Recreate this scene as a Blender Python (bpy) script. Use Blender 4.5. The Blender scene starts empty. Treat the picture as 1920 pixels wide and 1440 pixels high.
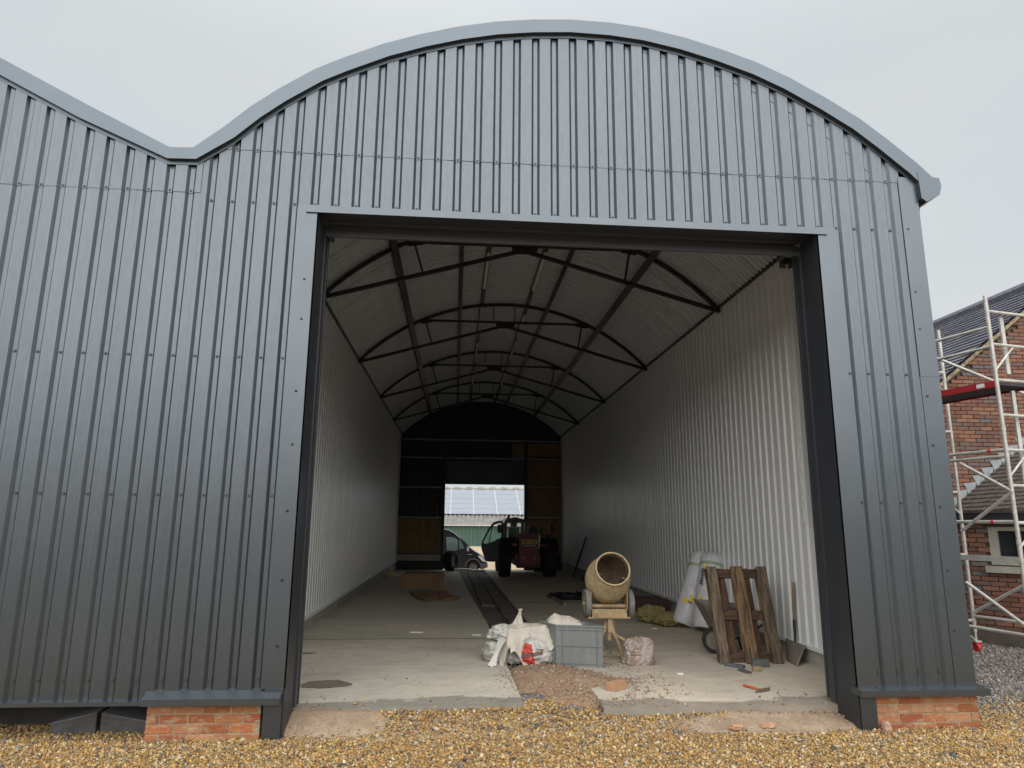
import bpy, math, random
import numpy as np
from mathutils import Vector, Matrix, noise as mn

random.seed(7)
rng = np.random.default_rng(11)
S = bpy.context.scene
COL = S.collection

# ------------------------------------------------------------------ camera
camd = bpy.data.cameras.new('camera')
cam = bpy.data.objects.new('camera', camd)
COL.objects.link(cam)
F_ = Vector((0.0791583, 0.97624794, 0.20167777))
R_ = Vector((0.99656196, -0.08246188, 0.0080182))
U_ = Vector((-0.02445847, -0.20034969, 0.97941911))
cam.matrix_world = Matrix(((R_.x, U_.x, -F_.x, 0.0), (R_.y, U_.y, -F_.y, -6.3872),
                           (R_.z, U_.z, -F_.z, 2.0), (0, 0, 0, 1)))
camd.sensor_width = 36.0
camd.lens = 1277.454 / 1920 * 36.0
camd.clip_start = 0.05
camd.clip_end = 2000
S.camera = cam

# ------------------------------------------------------------------ world: overcast sky
SUN_EL, SUN_AZ = math.radians(40), math.radians(184)   # azimuth measured from +Y clockwise
W = bpy.data.worlds.new('World'); S.world = W; W.use_nodes = True
nt = W.node_tree; nt.nodes.clear()
out = nt.nodes.new('ShaderNodeOutputWorld'); bg = nt.nodes.new('ShaderNodeBackground')
sky = nt.nodes.new('ShaderNodeTexSky'); sky.sky_type = 'NISHITA'; sky.sun_disc = False
sky.sun_elevation = SUN_EL; sky.sun_rotation = SUN_AZ
sky.air_density = 1.0; sky.dust_density = 3.0; sky.ozone_density = 1.0
tc = nt.nodes.new('ShaderNodeTexCoord'); nz = nt.nodes.new('ShaderNodeTexNoise')
nz.inputs['Scale'].default_value = 1.1; nz.inputs['Detail'].default_value = 5; nz.inputs['Roughness'].default_value = .5
mp = nt.nodes.new('ShaderNodeMapping'); mp.inputs['Scale'].default_value = (1, 1, 2.2)
cr = nt.nodes.new('ShaderNodeValToRGB')
cr.color_ramp.elements[0].position = .3; cr.color_ramp.elements[0].color = (4.5, 4.78, 4.95, 1)
cr.color_ramp.elements[1].position = .7; cr.color_ramp.elements[1].color = (5.3, 5.42, 5.5, 1)
mx = nt.nodes.new('ShaderNodeMix'); mx.data_type = 'RGBA'; mx.inputs[0].default_value = .96
nt.links.new(tc.outputs['Generated'], mp.inputs[0]); nt.links.new(mp.outputs[0], nz.inputs['Vector'])
nt.links.new(nz.outputs[0], cr.inputs[0])
nt.links.new(sky.outputs[0], mx.inputs[6]); nt.links.new(cr.outputs[0], mx.inputs[7])
sep = nt.nodes.new('ShaderNodeSeparateXYZ'); nt.links.new(tc.outputs['Generated'], sep.inputs[0])
zr = nt.nodes.new('ShaderNodeMapRange'); zr.interpolation_type = 'SMOOTHSTEP'   # overcast sky brightens towards the zenith
zr.inputs[1].default_value = .55; zr.inputs[2].default_value = 1.0; zr.inputs[3].default_value = 1.0; zr.inputs[4].default_value = 2.0
nt.links.new(sep.outputs[2], zr.inputs[0])
vm = nt.nodes.new('ShaderNodeVectorMath'); vm.operation = 'SCALE'; nt.links.new(mx.outputs[2], vm.inputs[0]); nt.links.new(zr.outputs[0], vm.inputs['Scale'])
nt.links.new(vm.outputs[0], bg.inputs[0]); nt.links.new(bg.outputs[0], out.inputs[0])
bg.inputs[1].default_value = 0.05

sund = bpy.data.lights.new('sun', 'SUN'); sun = bpy.data.objects.new('sun', sund); COL.objects.link(sun)
sund.energy = 1.5; sund.angle = math.radians(100); sund.color = (1.0, .97, .93)
sd = Vector((math.sin(SUN_AZ) * math.cos(SUN_EL), math.cos(SUN_AZ) * math.cos(SUN_EL), math.sin(SUN_EL)))
sun.rotation_euler = sd.to_track_quat('Z', 'Y').to_euler()

S.view_settings.view_transform = 'Standard'; S.view_settings.look = 'None'
S.view_settings.exposure = 1.5; S.view_settings.gamma = 1.0; S.view_settings.use_curve_mapping = False
S.render.engine = 'CYCLES'
S.cycles.max_bounces = 12; S.cycles.diffuse_bounces = 8; S.cycles.glossy_bounces = 4
S.cycles.sample_clamp_indirect = 6

# ------------------------------------------------------------------ helpers
def offs(o):
    v = Vector((0, 0, 0))
    while o is not None:
        v += o.location; o = o.parent
    return v

class MB:
    def __init__(s): s.v = []; s.f = []; s.m = []
    def add(s, vs, fs, mi=0):
        n = len(s.v); s.v += [tuple(v) for v in vs]
        s.f += [tuple(i + n for i in f) for f in fs]; s.m += [mi] * len(fs); return s
    def box(s, x0, x1, y0, y1, z0, z1, mi=0):
        return s.add([(x0, y0, z0), (x1, y0, z0), (x1, y1, z0), (x0, y1, z0), (x0, y0, z1), (x1, y0, z1), (x1, y1, z1), (x0, y1, z1)],
                     [(0, 3, 2, 1), (4, 5, 6, 7), (0, 1, 5, 4), (1, 2, 6, 5), (2, 3, 7, 6), (3, 0, 4, 7)], mi)
    def obox(s, c, ax, ay, az, mi=0):   # centre and three half-axis vectors
        c, ax, ay, az = map(Vector, (c, ax, ay, az))
        vs = [c + ax * i + ay * j + az * k for k in (-1, 1) for (i, j) in ((-1, -1), (1, -1), (1, 1), (-1, 1))]
        return s.add(vs, [(0, 3, 2, 1), (4, 5, 6, 7), (0, 1, 5, 4), (1, 2, 6, 5), (2, 3, 7, 6), (3, 0, 4, 7)], mi)
    def bar(s, p, q, w, h, up=(0, 0, 1), mi=0):
        p, q = Vector(p), Vector(q); d = q - p
        up = Vector(up); sx = d.cross(up)
        if sx.length < 1e-6: sx = d.cross(Vector((0, 1, 0)))
        sx.normalize(); u = sx.cross(d).normalized()
        return s.obox((p + q) / 2, d / 2, sx * w / 2, u * h / 2, mi)
    def tube(s, pts, r, n=10, mi=0, caps=True):
        pts = [Vector(p) for p in pts]; base = len(s.v); rs = r if isinstance(r, (list, tuple)) else [r] * len(pts)
        prev = None; vs = []
        for i, p in enumerate(pts):
            d = (pts[min(i + 1, len(pts) - 1)] - pts[max(i - 1, 0)]).normalized()
            if prev is None:
                a = d.cross(Vector((0, 0, 1)))
                if a.length < .1: a = d.cross(Vector((0, 1, 0)))
            else: a = prev - d * prev.dot(d)
            a.normalize(); prev = a; b = d.cross(a)
            for k in range(n):
                t = 2 * math.pi * k / n; vs.append(p + (a * math.cos(t) + b * math.sin(t)) * rs[i])
        fs = [(i * n + k, i * n + (k + 1) % n, (i + 1) * n + (k + 1) % n, (i + 1) * n + k) for i in range(len(pts) - 1) for k in range(n)]
        if caps: fs += [tuple(reversed(range(n))), tuple((len(pts) - 1) * n + k for k in range(n))]
        return s.add(vs, fs, mi)
    def prism(s, poly, vec, mi=0):
        n = len(poly); vec = Vector(vec); a = [Vector(p) for p in poly]
        vs = a + [p + vec for p in a]
        fs = [tuple(range(n)), tuple(reversed(range(n, 2 * n)))] + [(i, i + n, (i + 1) % n + n, (i + 1) % n) for i in range(n)]
        return s.add(vs, fs, mi)
    def lathe(s, prof, origin, axis, n=28, mi=0, closed=False):
        o, ax = Vector(origin), Vector(axis).normalized()
        a = ax.cross(Vector((0, 0, 1)))
        if a.length < .1: a = ax.cross(Vector((0, 1, 0)))
        a.normalize(); b = ax.cross(a); vs = []
        for (t, r) in prof:
            for k in range(n):
                w = 2 * math.pi * k / n; vs.append(o + ax * t + (a * math.cos(w) + b * math.sin(w)) * r)
        m = len(prof)
        fs = [(i * n + k, i * n + (k + 1) % n, ((i + 1) % m) * n + (k + 1) % n, ((i + 1) % m) * n + k) for i in range(m if closed else m - 1) for k in range(n)]
        return s.add(vs, fs, mi)
    def grid(s, fn, nu, nv, mi=0):
        vs = [fn(i / nu, j / nv) for j in range(nv + 1) for i in range(nu + 1)]
        return s.add(vs, [(j * (nu + 1) + i, j * (nu + 1) + i + 1, (j + 1) * (nu + 1) + i + 1, (j + 1) * (nu + 1) + i) for j in range(nv) for i in range(nu)], mi)
    def build(s, name, mat, parent=None, origin=None, smooth=False, bevel=0, mesh_fix=True):
        o0 = offs(parent) if parent else Vector(origin or (0, 0, 0))
        me = bpy.data.meshes.new(name)
        me.from_pydata([(x - o0.x, y - o0.y, z - o0.z) for (x, y, z) in s.v], [], s.f)
        mats = mat if isinstance(mat, (list, tuple)) else [mat]
        for m in mats: me.materials.append(m)
        if len(mats) > 1: me.polygons.foreach_set('material_index', s.m)
        if mesh_fix:
            import bmesh
            bm = bmesh.new(); bm.from_mesh(me); bmesh.ops.recalc_face_normals(bm, faces=bm.faces)
            if bevel: bmesh.ops.bevel(bm, geom=list(bm.edges), offset=bevel, segments=2, affect='EDGES', profile=.7)
            bm.to_mesh(me); bm.free()
        if smooth: me.polygons.foreach_set('use_smooth', [True] * len(me.polygons))
        me.update()
        ob = bpy.data.objects.new(name, me); COL.objects.link(ob)
        if parent: ob.parent = parent
        else: ob.location = o0
        if smooth == 'auto':
            md = None
        return ob

def smooth_by_angle(ob, deg=40):
    me = ob.data
    me.polygons.foreach_set('use_smooth', [True] * len(me.polygons))
    import bmesh
    bm = bmesh.new(); bm.from_mesh(me)
    for e in bm.edges:
        if len(e.link_faces) == 2 and e.calc_face_angle(0) > math.radians(deg): e.smooth = False
    bm.to_mesh(me); bm.free(); return ob

def tag(o, label=None, cat=None, group=None, kind=None):
    if label: o['label'] = label
    if cat: o['category'] = cat
    if group: o['group'] = group
    if kind: o['kind'] = kind
    return o
def thing(name, label, cat, loc=(0, 0, 0), group=None):
    o = bpy.data.objects.new(name, None); COL.objects.link(o); o.location = loc
    o.empty_display_size = .2
    return tag(o, label, cat, group)
def inst(name, me, loc, parent, rot=None, scale=None):
    o = bpy.data.objects.new(name, me); COL.objects.link(o); o.parent = parent
    o.location = Vector(loc) - (offs(parent) if parent else Vector((0, 0, 0)))
    if rot: o.rotation_euler = rot
    if scale: o.scale = scale
    return o
def remesh_data(mb, name, mat):
    o = mb.build(name, mat); me = o.data; bpy.data.objects.remove(o); return me

def M(name, col, rough=.6, metal=0.0, col2=None, ns=(1, 1, 1), scale=3.0, lo=.35, hi=.65, bump=0.0, bscale=40.0, bns=(1, 1, 1),
      rand=0.0, spec=.5, detail=6, fine=0.0, fscale=60, alpha=1.0, trans=0.0, ramp=None, rvar=0.0, world=False):
    m = bpy.data.materials.new(name); m.use_nodes = True; t = m.node_tree; b = t.nodes['Principled BSDF']
    b.inputs['Roughness'].default_value = rough; b.inputs['Metallic'].default_value = metal
    b.inputs['Specular IOR Level'].default_value = spec
    b.inputs['Alpha'].default_value = alpha; b.inputs['Transmission Weight'].default_value = trans
    c = t.nodes.new('ShaderNodeTexCoord'); last = None
    if world:      # sample the place itself, so that pieces sharing one mesh do not repeat
        gp = t.nodes.new('ShaderNodeNewGeometry')
        class _C: outputs = {'Object': gp.outputs['Position']}
        c = _C
    def mixn(f, a, bb, mode='MIX'):
        x = t.nodes.new('ShaderNodeMix'); x.data_type = 'RGBA'; x.blend_type = mode
        if isinstance(f, float): x.inputs[0].default_value = f
        else: t.links.new(f, x.inputs[0])
        for s_, v in ((6, a), (7, bb)):
            if isinstance(v, tuple): x.inputs[s_].default_value = (*v[:3], 1)
            else: t.links.new(v, x.inputs[s_])
        return x.outputs[2]
    base = tuple(col)
    if ramp:
        oi = t.nodes.new('ShaderNodeObjectInfo'); r = t.nodes.new('ShaderNodeValToRGB'); r.color_ramp.interpolation = 'CONSTANT'
        els = r.color_ramp.elements
        for i, cc in enumerate(ramp):
            e = els[i] if i < 2 else els.new(i / len(ramp))
            e.position = i / len(ramp); e.color = (*cc, 1)
        t.links.new(oi.outputs['Random'], r.inputs[0]); base = r.outputs[0]
    if col2 is not None:
        mpn = t.nodes.new('ShaderNodeMapping'); mpn.inputs['Scale'].default_value = ns
        n_ = t.nodes.new('ShaderNodeTexNoise'); n_.inputs['Scale'].default_value = scale; n_.inputs['Detail'].default_value = detail
        n_.inputs['Roughness'].default_value = .62
        t.links.new(c.outputs['Object'], mpn.inputs[0]); t.links.new(mpn.outputs[0], n_.inputs['Vector'])
        mr = t.nodes.new('ShaderNodeMapRange'); mr.inputs[1].default_value = lo; mr.inputs[2].default_value = hi
        t.links.new(n_.outputs[0], mr.inputs[0])
        base = mixn(mr.outputs[0], base, tuple(col2))
        if rvar:
            ma = t.nodes.new('ShaderNodeMath'); ma.operation = 'MULTIPLY_ADD'; ma.inputs[1].default_value = rvar; ma.inputs[2].default_value = rough
            t.links.new(mr.outputs[0], ma.inputs[0]); t.links.new(ma.outputs[0], b.inputs['Roughness'])
    if fine:
        n2 = t.nodes.new('ShaderNodeTexNoise'); n2.inputs['Scale'].default_value = fscale; n2.inputs['Detail'].default_value = 3
        mp2 = t.nodes.new('ShaderNodeMapping'); mp2.inputs['Scale'].default_value = ns
        t.links.new(c.outputs['Object'], mp2.inputs[0]); t.links.new(mp2.outputs[0], n2.inputs['Vector'])
        mr2 = t.nodes.new('ShaderNodeMapRange'); mr2.inputs[1].default_value = .3; mr2.inputs[2].default_value = .7
        mr2.inputs[3].default_value = 1 - fine; mr2.inputs[4].default_value = 1 + fine
        t.links.new(n2.outputs[0], mr2.inputs[0])
        cb = t.nodes.new('ShaderNodeCombineColor')
        for i in range(3): t.links.new(mr2.outputs[0], cb.inputs[i])
        base = mixn(1.0, base, cb.outputs[0], 'MULTIPLY')
    if rand:
        oi = t.nodes.new('ShaderNodeObjectInfo'); mr3 = t.nodes.new('ShaderNodeMapRange')
        mr3.inputs[3].default_value = 1 - rand; mr3.inputs[4].default_value = 1 + rand
        t.links.new(oi.outputs['Random'], mr3.inputs[0])
        cb = t.nodes.new('ShaderNodeCombineColor')
        for i in range(3): t.links.new(mr3.outputs[0], cb.inputs[i])
        base = mixn(1.0, base, cb.outputs[0], 'MULTIPLY')
    if isinstance(base, tuple): b.inputs['Base Color'].default_value = (*base[:3], 1)
    else: t.links.new(base, b.inputs['Base Color'])
    if bump:
        n3 = t.nodes.new('ShaderNodeTexNoise'); n3.inputs['Scale'].default_value = bscale; n3.inputs['Detail'].default_value = 5
        mp3 = t.nodes.new('ShaderNodeMapping'); mp3.inputs['Scale'].default_value = bns
        t.links.new(c.outputs['Object'], mp3.inputs[0]); t.links.new(mp3.outputs[0], n3.inputs['Vector'])
        bp = t.nodes.new('ShaderNodeBump'); bp.inputs['Strength'].default_value = bump; bp.inputs['Distance'].default_value = .02
        t.links.new(n3.outputs[0], bp.inputs['Height']); t.links.new(bp.outputs[0], b.inputs['Normal'])
    return m

# ------------------------------------------------------------------ materials
CLAD = M('anthracite_coated_steel', (.128, .146, .163), .36, .92, (.118, .134, .15), (1, 1, .25), 2.0, fine=.05, fscale=30, bump=.25, bscale=1.6, bns=(1, 1, .5), spec=.5)
CLADF = M('anthracite_flashing', (.128, .146, .163), .36, .92, (.118, .134, .15), (1, 1, 1), 1.5, bump=.04, bscale=3)
VERGE = M('anthracite_verge', (.13, .15, .17), .42, .92, (.12, .14, .16), (1, 1, 1), 1.5, bump=.04, bscale=3)
JAMB = M('dark_jamb_steel', (.028, .031, .037), .42, 0, (.024, .027, .033), (1, 1, 1), 2, fine=.05)
SHUT = M('shutter_steel', (.035, .038, .046), .4, 0, (.03, .033, .04), (1, 1, 1), 3)
SCREW = M('screw_heads', (.05, .055, .06), .4, .3)
WHITE = M('white_liner_steel', (.76, .78, .79), .3, 0, (.7, .72, .73), (1, 1, .2), 1.2, fine=.03, fscale=20, rvar=.08)
CEIL = M('cream_roof_lining', (.50, .535, .57), .4, 0, (.42, .45, .48), (1, .3, 1), 2.5, fine=.06)
STEEL = M('dark_painted_steel', (.018, .018, .024), .5, 0, (.03, .024, .024), (1, 1, 1), 6)
PURL = M('galvanised_purlin', (.07, .065, .06), .5, .2, (.05, .05, .05), (1, 1, 1), 5)
CONC = None
MORT = M('mortar', (.38, .31, .21), .9, 0, (.27, .22, .15), (1, 1, 1), 12, bump=.5, bscale=60)
BRICKR = M('red_brick', (.4, .14, .07), .9, 0, (.40, .29, .18), (1, 1, 2.0), 9, .50, .66, bump=.7, bscale=50, rand=.16, world=True,
           ramp=[(.36, .12, .045), (.40, .165, .07), (.31, .10, .045), (.42, .21, .105), (.37, .14, .055), (.34, .15, .075)])
BRICKH = M('weathered_brick', (.3, .13, .08), .9, 0, (.16, .12, .10), (1, 1, 1), 5, .5, .85, bump=.5, bscale=40, rand=.2, world=True,
           ramp=[(.16, .075, .05), (.19, .09, .058), (.15, .07, .05), (.13, .085, .07), (.21, .105, .065), (.165, .08, .055), (.10, .09, .095), (.18, .08, .05)])
BRICKS = M('weathered_brick_far', (.165, .078, .052), .9, 0, (.14, .11, .1), (1, 1, 1), 6, .45, .8, bump=.4, bscale=40)
MORTH = M('old_mortar', (.13, .095, .07), .95, 0, (.13, .11, .09), (1, 1, 1), 9)
SLATE = M('blue_slate', (.10, .10, .13), .42, 0, (.17, .17, .2), (.3, 1, 1), 9, fine=.15, fscale=30)
TILE = M('brown_clay_tile', (.055, .045, .042), .75, 0, (.09, .07, .06), (1, 1, 1), 10, fine=.2, fscale=25)
LEAD = M('lead_flashing', (.33, .35, .37), .5, .3, (.24, .26, .28), (1, 1, 1), 12)
ALU = M('scaffold_aluminium', (.55, .54, .50), .42, .2, (.38, .37, .34), (1, 1, 1), 9)
REDP = M('red_toe_board', (.38, .02, .03), .5, 0, (.3, .02, .025), (1, 1, 1), 6)
REDB = M('red_plastic_clamp', (.5, .03, .04), .5)
DARKD = M('dark_platform_deck', (.03, .025, .035), .7, 0, (.05, .045, .05), (1, 1, 1), 7)
WTRIM = M('white_window_paint', (.36, .35, .31), .5, 0, (.27, .26, .22), (1, 1, 1), 8)
GLASS = M('dark_window_glass', (.02, .022, .025), .08)
BLACK = M('black_plastic', (.012, .012, .013), .5)
RUB = M('tyre_rubber', (.016, .016, .017), .85, 0, (.03, .028, .025), (1, 1, 1), 7)
PLY = M('weathered_plywood', (.33, .21, .11), .8, 0, (.22, .135, .07), (1, 1, .3), 4, bump=.2, bscale=30, fine=.12, fscale=18)
CHIP = M('torn_chipboard', (.3, .18, .08), .85, 0, (.2, .12, .055), (1, 1, 1), 6, fine=.2, fscale=60)
def wood(name, a, b_, v=(14, 1, 1)):
    return M(name, a, .8, 0, b_, v, 2.2, .35, .7, bump=.35, bscale=12, bns=v, fine=.2, fscale=5, rand=.25)

# ================================================================= GROUND
GZ = 0.2
def noise2(x, y, s, seed=0): return mn.noise(Vector((x * s, y * s, seed * 7.3)))
def gz(x, y):
    h = GZ + .015 * noise2(x, y, .8) + .01 * noise2(x, y, 2.3, 3)
    if -2.5 < x < 4.75 and y > 1.1: return 0.0
    if -1.7 < x < 3.95 and y > -.1:
        e = min(1, max(0, (x + 1.7) / .25)) * min(1, max(0, (3.95 - x) / .25))
        top_ = .315 if x < 1.0 else .275
        h += (top_ - GZ) * e * min(1, max(0, (y - .0) / .34))
    return h

gm = bpy.data.materials.new('gravel_bed'); gm.use_nodes = True; t = gm.node_tree; b = t.nodes['Principled BSDF']
b.inputs['Roughness'].default_value = .9
c = t.nodes.new('ShaderNodeTexCoord'); vo = t.nodes.new('ShaderNodeTexVoronoi'); vo.inputs['Scale'].default_value = 45
vo.inputs['Randomness'].default_value = 1.0
r = t.nodes.new('ShaderNodeValToRGB'); r.color_ramp.interpolation = 'CONSTANT'
for i, (p, cc) in enumerate([(0, (.30, .19, .07)), (.22, (.38, .26, .11)), (.42, (.24, .15, .06)), (.58, (.42, .34, .2)), (.74, (.12, .1, .08)), (.86, (.33, .2, .07))]):
    e = r.color_ramp.elements[i] if i < 2 else r.color_ramp.elements.new(p)
    e.position = p; e.color = (*cc, 1)
r2 = t.nodes.new('ShaderNodeValToRGB'); r2.color_ramp.interpolation = 'CONSTANT'
for i, (p, cc) in enumerate([(0, (.16, .14, .125)), (.25, (.25, .22, .2)), (.45, (.11, .095, .09)), (.6, (.34, .31, .28)), (.75, (.15, .12, .12)), (.88, (.2, .15, .13))]):
    e = r2.color_ramp.elements[i] if i < 2 else r2.color_ramp.elements.new(p)
    e.position = p; e.color = (*cc, 1)
sp = t.nodes.new('ShaderNodeSeparateColor'); t.links.new(c.outputs['Object'], vo.inputs['Vector'])
t.links.new(vo.outputs['Color'], sp.inputs[0]); t.links.new(sp.outputs[0], r.inputs[0]); t.links.new(sp.outputs[0], r2.inputs[0])
sx = t.nodes.new('ShaderNodeSeparateXYZ'); t.links.new(c.outputs['Object'], sx.inputs[0])
ad = t.nodes.new('ShaderNodeMath'); ad.operation = 'ADD'; t.links.new(sx.outputs[1], ad.inputs[0])
n1 = t.nodes.new('ShaderNodeTexNoise'); n1.inputs['Scale'].default_value = 1.3; t.links.new(c.outputs['Object'], n1.inputs['Vector'])
t.links.new(n1.outputs[0], ad.inputs[1])
mr = t.nodes.new('ShaderNodeMapRange'); mr.inputs[1].default_value = .2; mr.inputs[2].default_value = 1.3; t.links.new(ad.outputs[0], mr.inputs[0])
mxx = t.nodes.new('ShaderNodeMix'); mxx.data_type = 'RGBA'; t.links.new(mr.outputs[0], mxx.inputs[0])
t.links.new(r.outputs[0], mxx.inputs[6]); t.links.new(r2.outputs[0], mxx.inputs[7])
mas = t.nodes.new('ShaderNodeMapRange'); mas.inputs[1].default_value = -2.9; mas.inputs[2].default_value = -2.2; t.links.new(ad.outputs[0], mas.inputs[0])
mxa = t.nodes.new('ShaderNodeMix'); mxa.data_type = 'RGBA'; mxa.inputs[6].default_value = (.24, .20, .15, 1); t.links.new(mas.outputs[0], mxa.inputs[0])
t.links.new(mxx.outputs[2], mxa.inputs[7]); t.links.new(mxa.outputs[2], b.inputs['Base Color'])
bp = t.nodes.new('ShaderNodeBump'); bp.inputs['Strength'].default_value = .9; bp.inputs['Distance'].default_value = .02; bp.invert = True
t.links.new(vo.outputs['Distance'], bp.inputs['Height']); t.links.new(bp.outputs[0], b.inputs['Normal'])

def axis(a, b_, fine0, fine1, sf, sc):
    L = [a]
    while L[-1] < b_:
        x = L[-1]; L.append(x + (sf if fine0 <= x <= fine1 else max(sf, min(sc, .25 * min(abs(x - fine0), abs(x - fine1)) + sf))))
    return L
xs = axis(-300, 300, -6, 10, .12, 40); ys = axis(-300, 22.62, -3, 6, .12, 40)
ys[-1] = 22.62
mb = MB()
vs = [(x, y, gz(x, y) if abs(x) < 14 and abs(y) < 9 else 0.0 if (-2.5 < x < 4.75 and 0 < y < 22.5) else GZ - (0.14 if y > 16 else (0.14 * max(0, (y - 9)) / 7 if y > 9 else 0))) for y in ys for x in xs]
nx = len(xs)
mb.add(vs, [(j * nx + i, j * nx + i + 1, (j + 1) * nx + i + 1, (j + 1) * nx + i) for j in range(len(ys) - 1) for i in range(nx - 1)])
g = mb.build('ground', gm, mesh_fix=False, smooth=True); tag(g, kind='structure')

# yard behind the shed, falling away to the farm buildings
YARD = M('pale_yard_dirt', (.42, .34, .24), .95, 0, (.34, .27, .18), (1, 1, 1), .8, fine=.15, fscale=9, bump=.3, bscale=20)
def yz(y):
    if y < 27: return .09 - (y - 22.62) * .075
    if y < 50: return -.24 - (y - 27) * .0185
    return -.66
mb = MB(); yy = [22.62, 24, 25.5, 27, 32, 40, 50, 70, 300]; xx = [-300, -60, -20, -8, 0, 8, 20, 60, 300]
vs = [(x, y, yz(y)) for y in yy for x in xx]
mb.add(vs, [(j * 9 + i, j * 9 + i + 1, (j + 1) * 9 + i + 1, (j + 1) * 9 + i) for j in range(8) for i in range(8)])
tag(mb.build('yard', YARD, mesh_fix=False), kind='structure')

# unseen dark tree shape, added only for its reflection in the coated steel
mb = MB()
def added_belt(u, v):
    x = -90 + 180 * u; h = (7.2 + 1.8 * noise2(x, 0, .12) + .8 * noise2(x, 3, .5)) * v
    return (x + 1.5 * noise2(u * 90, v * 6, .7), -42 + 2.5 * noise2(x, h, .35) + 1.2 * noise2(x, h, 1.1, 2) - 1.5 * math.sin(v * 3), GZ + h)
mb.grid(added_belt, 220, 14)
tag(mb.build('unseen_reflection_belt', M('belt_reflection_dark', (.035, .05, .02), .9, 0, (.02, .03, .012), (1, 1, 1), 1.5, bump=.6, bscale=3), mesh_fix=False), kind='structure')

# ---- pebbles
def pebbles(name, n, xr, yr, size, pal, wts, mask=None, zf=gz, lift=.0, flat=.55):
    P = np.empty((0, 2))
    X = rng.uniform(*xr, n); Y = rng.uniform(*yr, n)
    if mask is not None:
        k = np.array([mask(x, y) for x, y in zip(X, Y)]); X = X[k]; Y = Y[k]
    n = len(X)
    Z = np.array([zf(x, y) for x, y in zip(X, Y)]) + rng.uniform(-.002, .010, n) + lift
    c8 = np.array([(-.8, -.7, -1), (.8, -.9, -1), (1, .8, -1), (-.7, .9, -1), (-.6, -.6, 1), (.7, -.5, 1), (.55, .7, 1), (-.7, .5, 1)]) * .5
    V = np.repeat(c8[None], n, 0) * rng.uniform(.65, 1.25, (n, 8, 3))
    s = rng.lognormal(math.log(size), .33, n)
    dims = np.stack([s * rng.uniform(.9, 1.5, n), s * rng.uniform(.6, 1.0, n), s * rng.uniform(.35, .8, n) * flat / .55], 1)
    V = V * dims[:, None, :]
    q = rng.normal(size=(n, 4)) * np.array([1, .45, .45, 1]); q /= np.linalg.norm(q, axis=1)[:, None]
    w, x, y, z = q.T
    Rm = np.stack([1 - 2 * (y * y + z * z), 2 * (x * y - z * w), 2 * (x * z + y * w), 2 * (x * y + z * w), 1 - 2 * (x * x + z * z), 2 * (y * z - x * w), 2 * (x * z - y * w), 2 * (y * z + x * w), 1 - 2 * (x * x + y * y)], 1).reshape(n, 3, 3)
    V = np.einsum('nij,nkj->nki', Rm, V) + np.stack([X, Y, Z], 1)[:, None, :]
    Fq = np.array([(0, 3, 2, 1), (4, 5, 6, 7), (0, 1, 5, 4), (1, 2, 6, 5), (2, 3, 7, 6), (3, 0, 4, 7)])
    Fa = (Fq[None] + (np.arange(n) * 8)[:, None, None]).reshape(-1)
    me = bpy.data.meshes.new(name); me.vertices.add(n * 8); me.vertices.foreach_set('co', V.reshape(-1))
    me.loops.add(n * 24); me.loops.foreach_set('vertex_index', Fa.astype(np.int32))
    me.polygons.add(n * 6); me.polygons.foreach_set('loop_start', (np.arange(n * 6) * 4).astype(np.int32))
    me.polygons.foreach_set('loop_total', np.full(n * 6, 4, np.int32)); me.update(calc_edges=True)
    pal = np.array(pal); wts = np.array(wts, float); wts /= wts.sum()
    cc = pal[rng.choice(len(pal), n, p=wts)] * rng.uniform(.62, .98, (n, 1))
    ca = me.attributes.new('Col', 'FLOAT_COLOR', 'POINT')
    full = np.ones((n, 8, 4)); full[:, :, :3] = cc[:, None, :]
    ca.data.foreach_set('color', full.reshape(-1))
    me.materials.append(PEB)
    o = bpy.data.objects.new(name, me); COL.objects.link(o); return tag(o, kind='stuff')
PEB = bpy.data.materials.new('pebble'); PEB.use_nodes = True; t = PEB.node_tree
at = t.nodes.new('ShaderNodeAttribute'); at.attribute_name = 'Col'
t.links.new(at.outputs['Color'], t.nodes['Principled BSDF'].inputs['Base Color'])
t.nodes['Principled BSDF'].inputs['Roughness'].default_value = .55

def in_soil(x, y):       # bare earth patches by the jambs
    a = ((x + 1.15) / .62) ** 2 + ((y - .28) / .30) ** 2 + .5 * noise2(x, y, 3.1, 5)
    b_ = ((x - 2.95) / .95) ** 2 + ((y - .12) / .22) ** 2 + .7 * noise2(x, y, 3.1, 9)
    return min(a, b_)
def pm(x, y):
    if y > (.42 if x < .75 else .34) and -1.4 < x < 3.75 and not (.7 < x < 1.42 and y < .75): return False
    if y > .1 and (-2.6 < x < -1.4 or 3.72 < x < 4.95): return False
    if -1.62 < x < -1.4 and -.03 < y < .4: return False
    q = in_soil(x, y)
    if q < .75: return random.random() < .03
    if q < 1.1: return random.random() < .35
    if y > .95 and x < 5: return False
    k = (y + .55 * noise2(x, y, .9, 2) - .25) if x > 4.6 else -1
    return random.random() > k
PAL = [(.48, .29, .085), (.54, .38, .16), (.36, .20, .055), (.60, .50, .33), (.27, .155, .065), (.18, .15, .12), (.50, .31, .10), (.10, .085, .075), (.38, .19, .085)]
pebbles('golden_gravel', 95000, (-5.6, 7.0), (-1.7, 1.3), .0185, PAL, [3, 3, 3, 2.2, 2, 1.2, 3, .6, 1], pm)
PALG = [(.24, .215, .20), (.34, .31, .28), (.15, .13, .125), (.45, .42, .38), (.20, .15, .13), (.09, .08, .085), (.36, .29, .2)]
def pmg(x, y):
    if x < 4.95: return False
    if x > 8.25 + (4.55 - y) * .77 + .05: return False
    k = (y + .55 * noise2(x, y, .9, 2) - .25)
    return random.random() < k + .12
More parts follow.
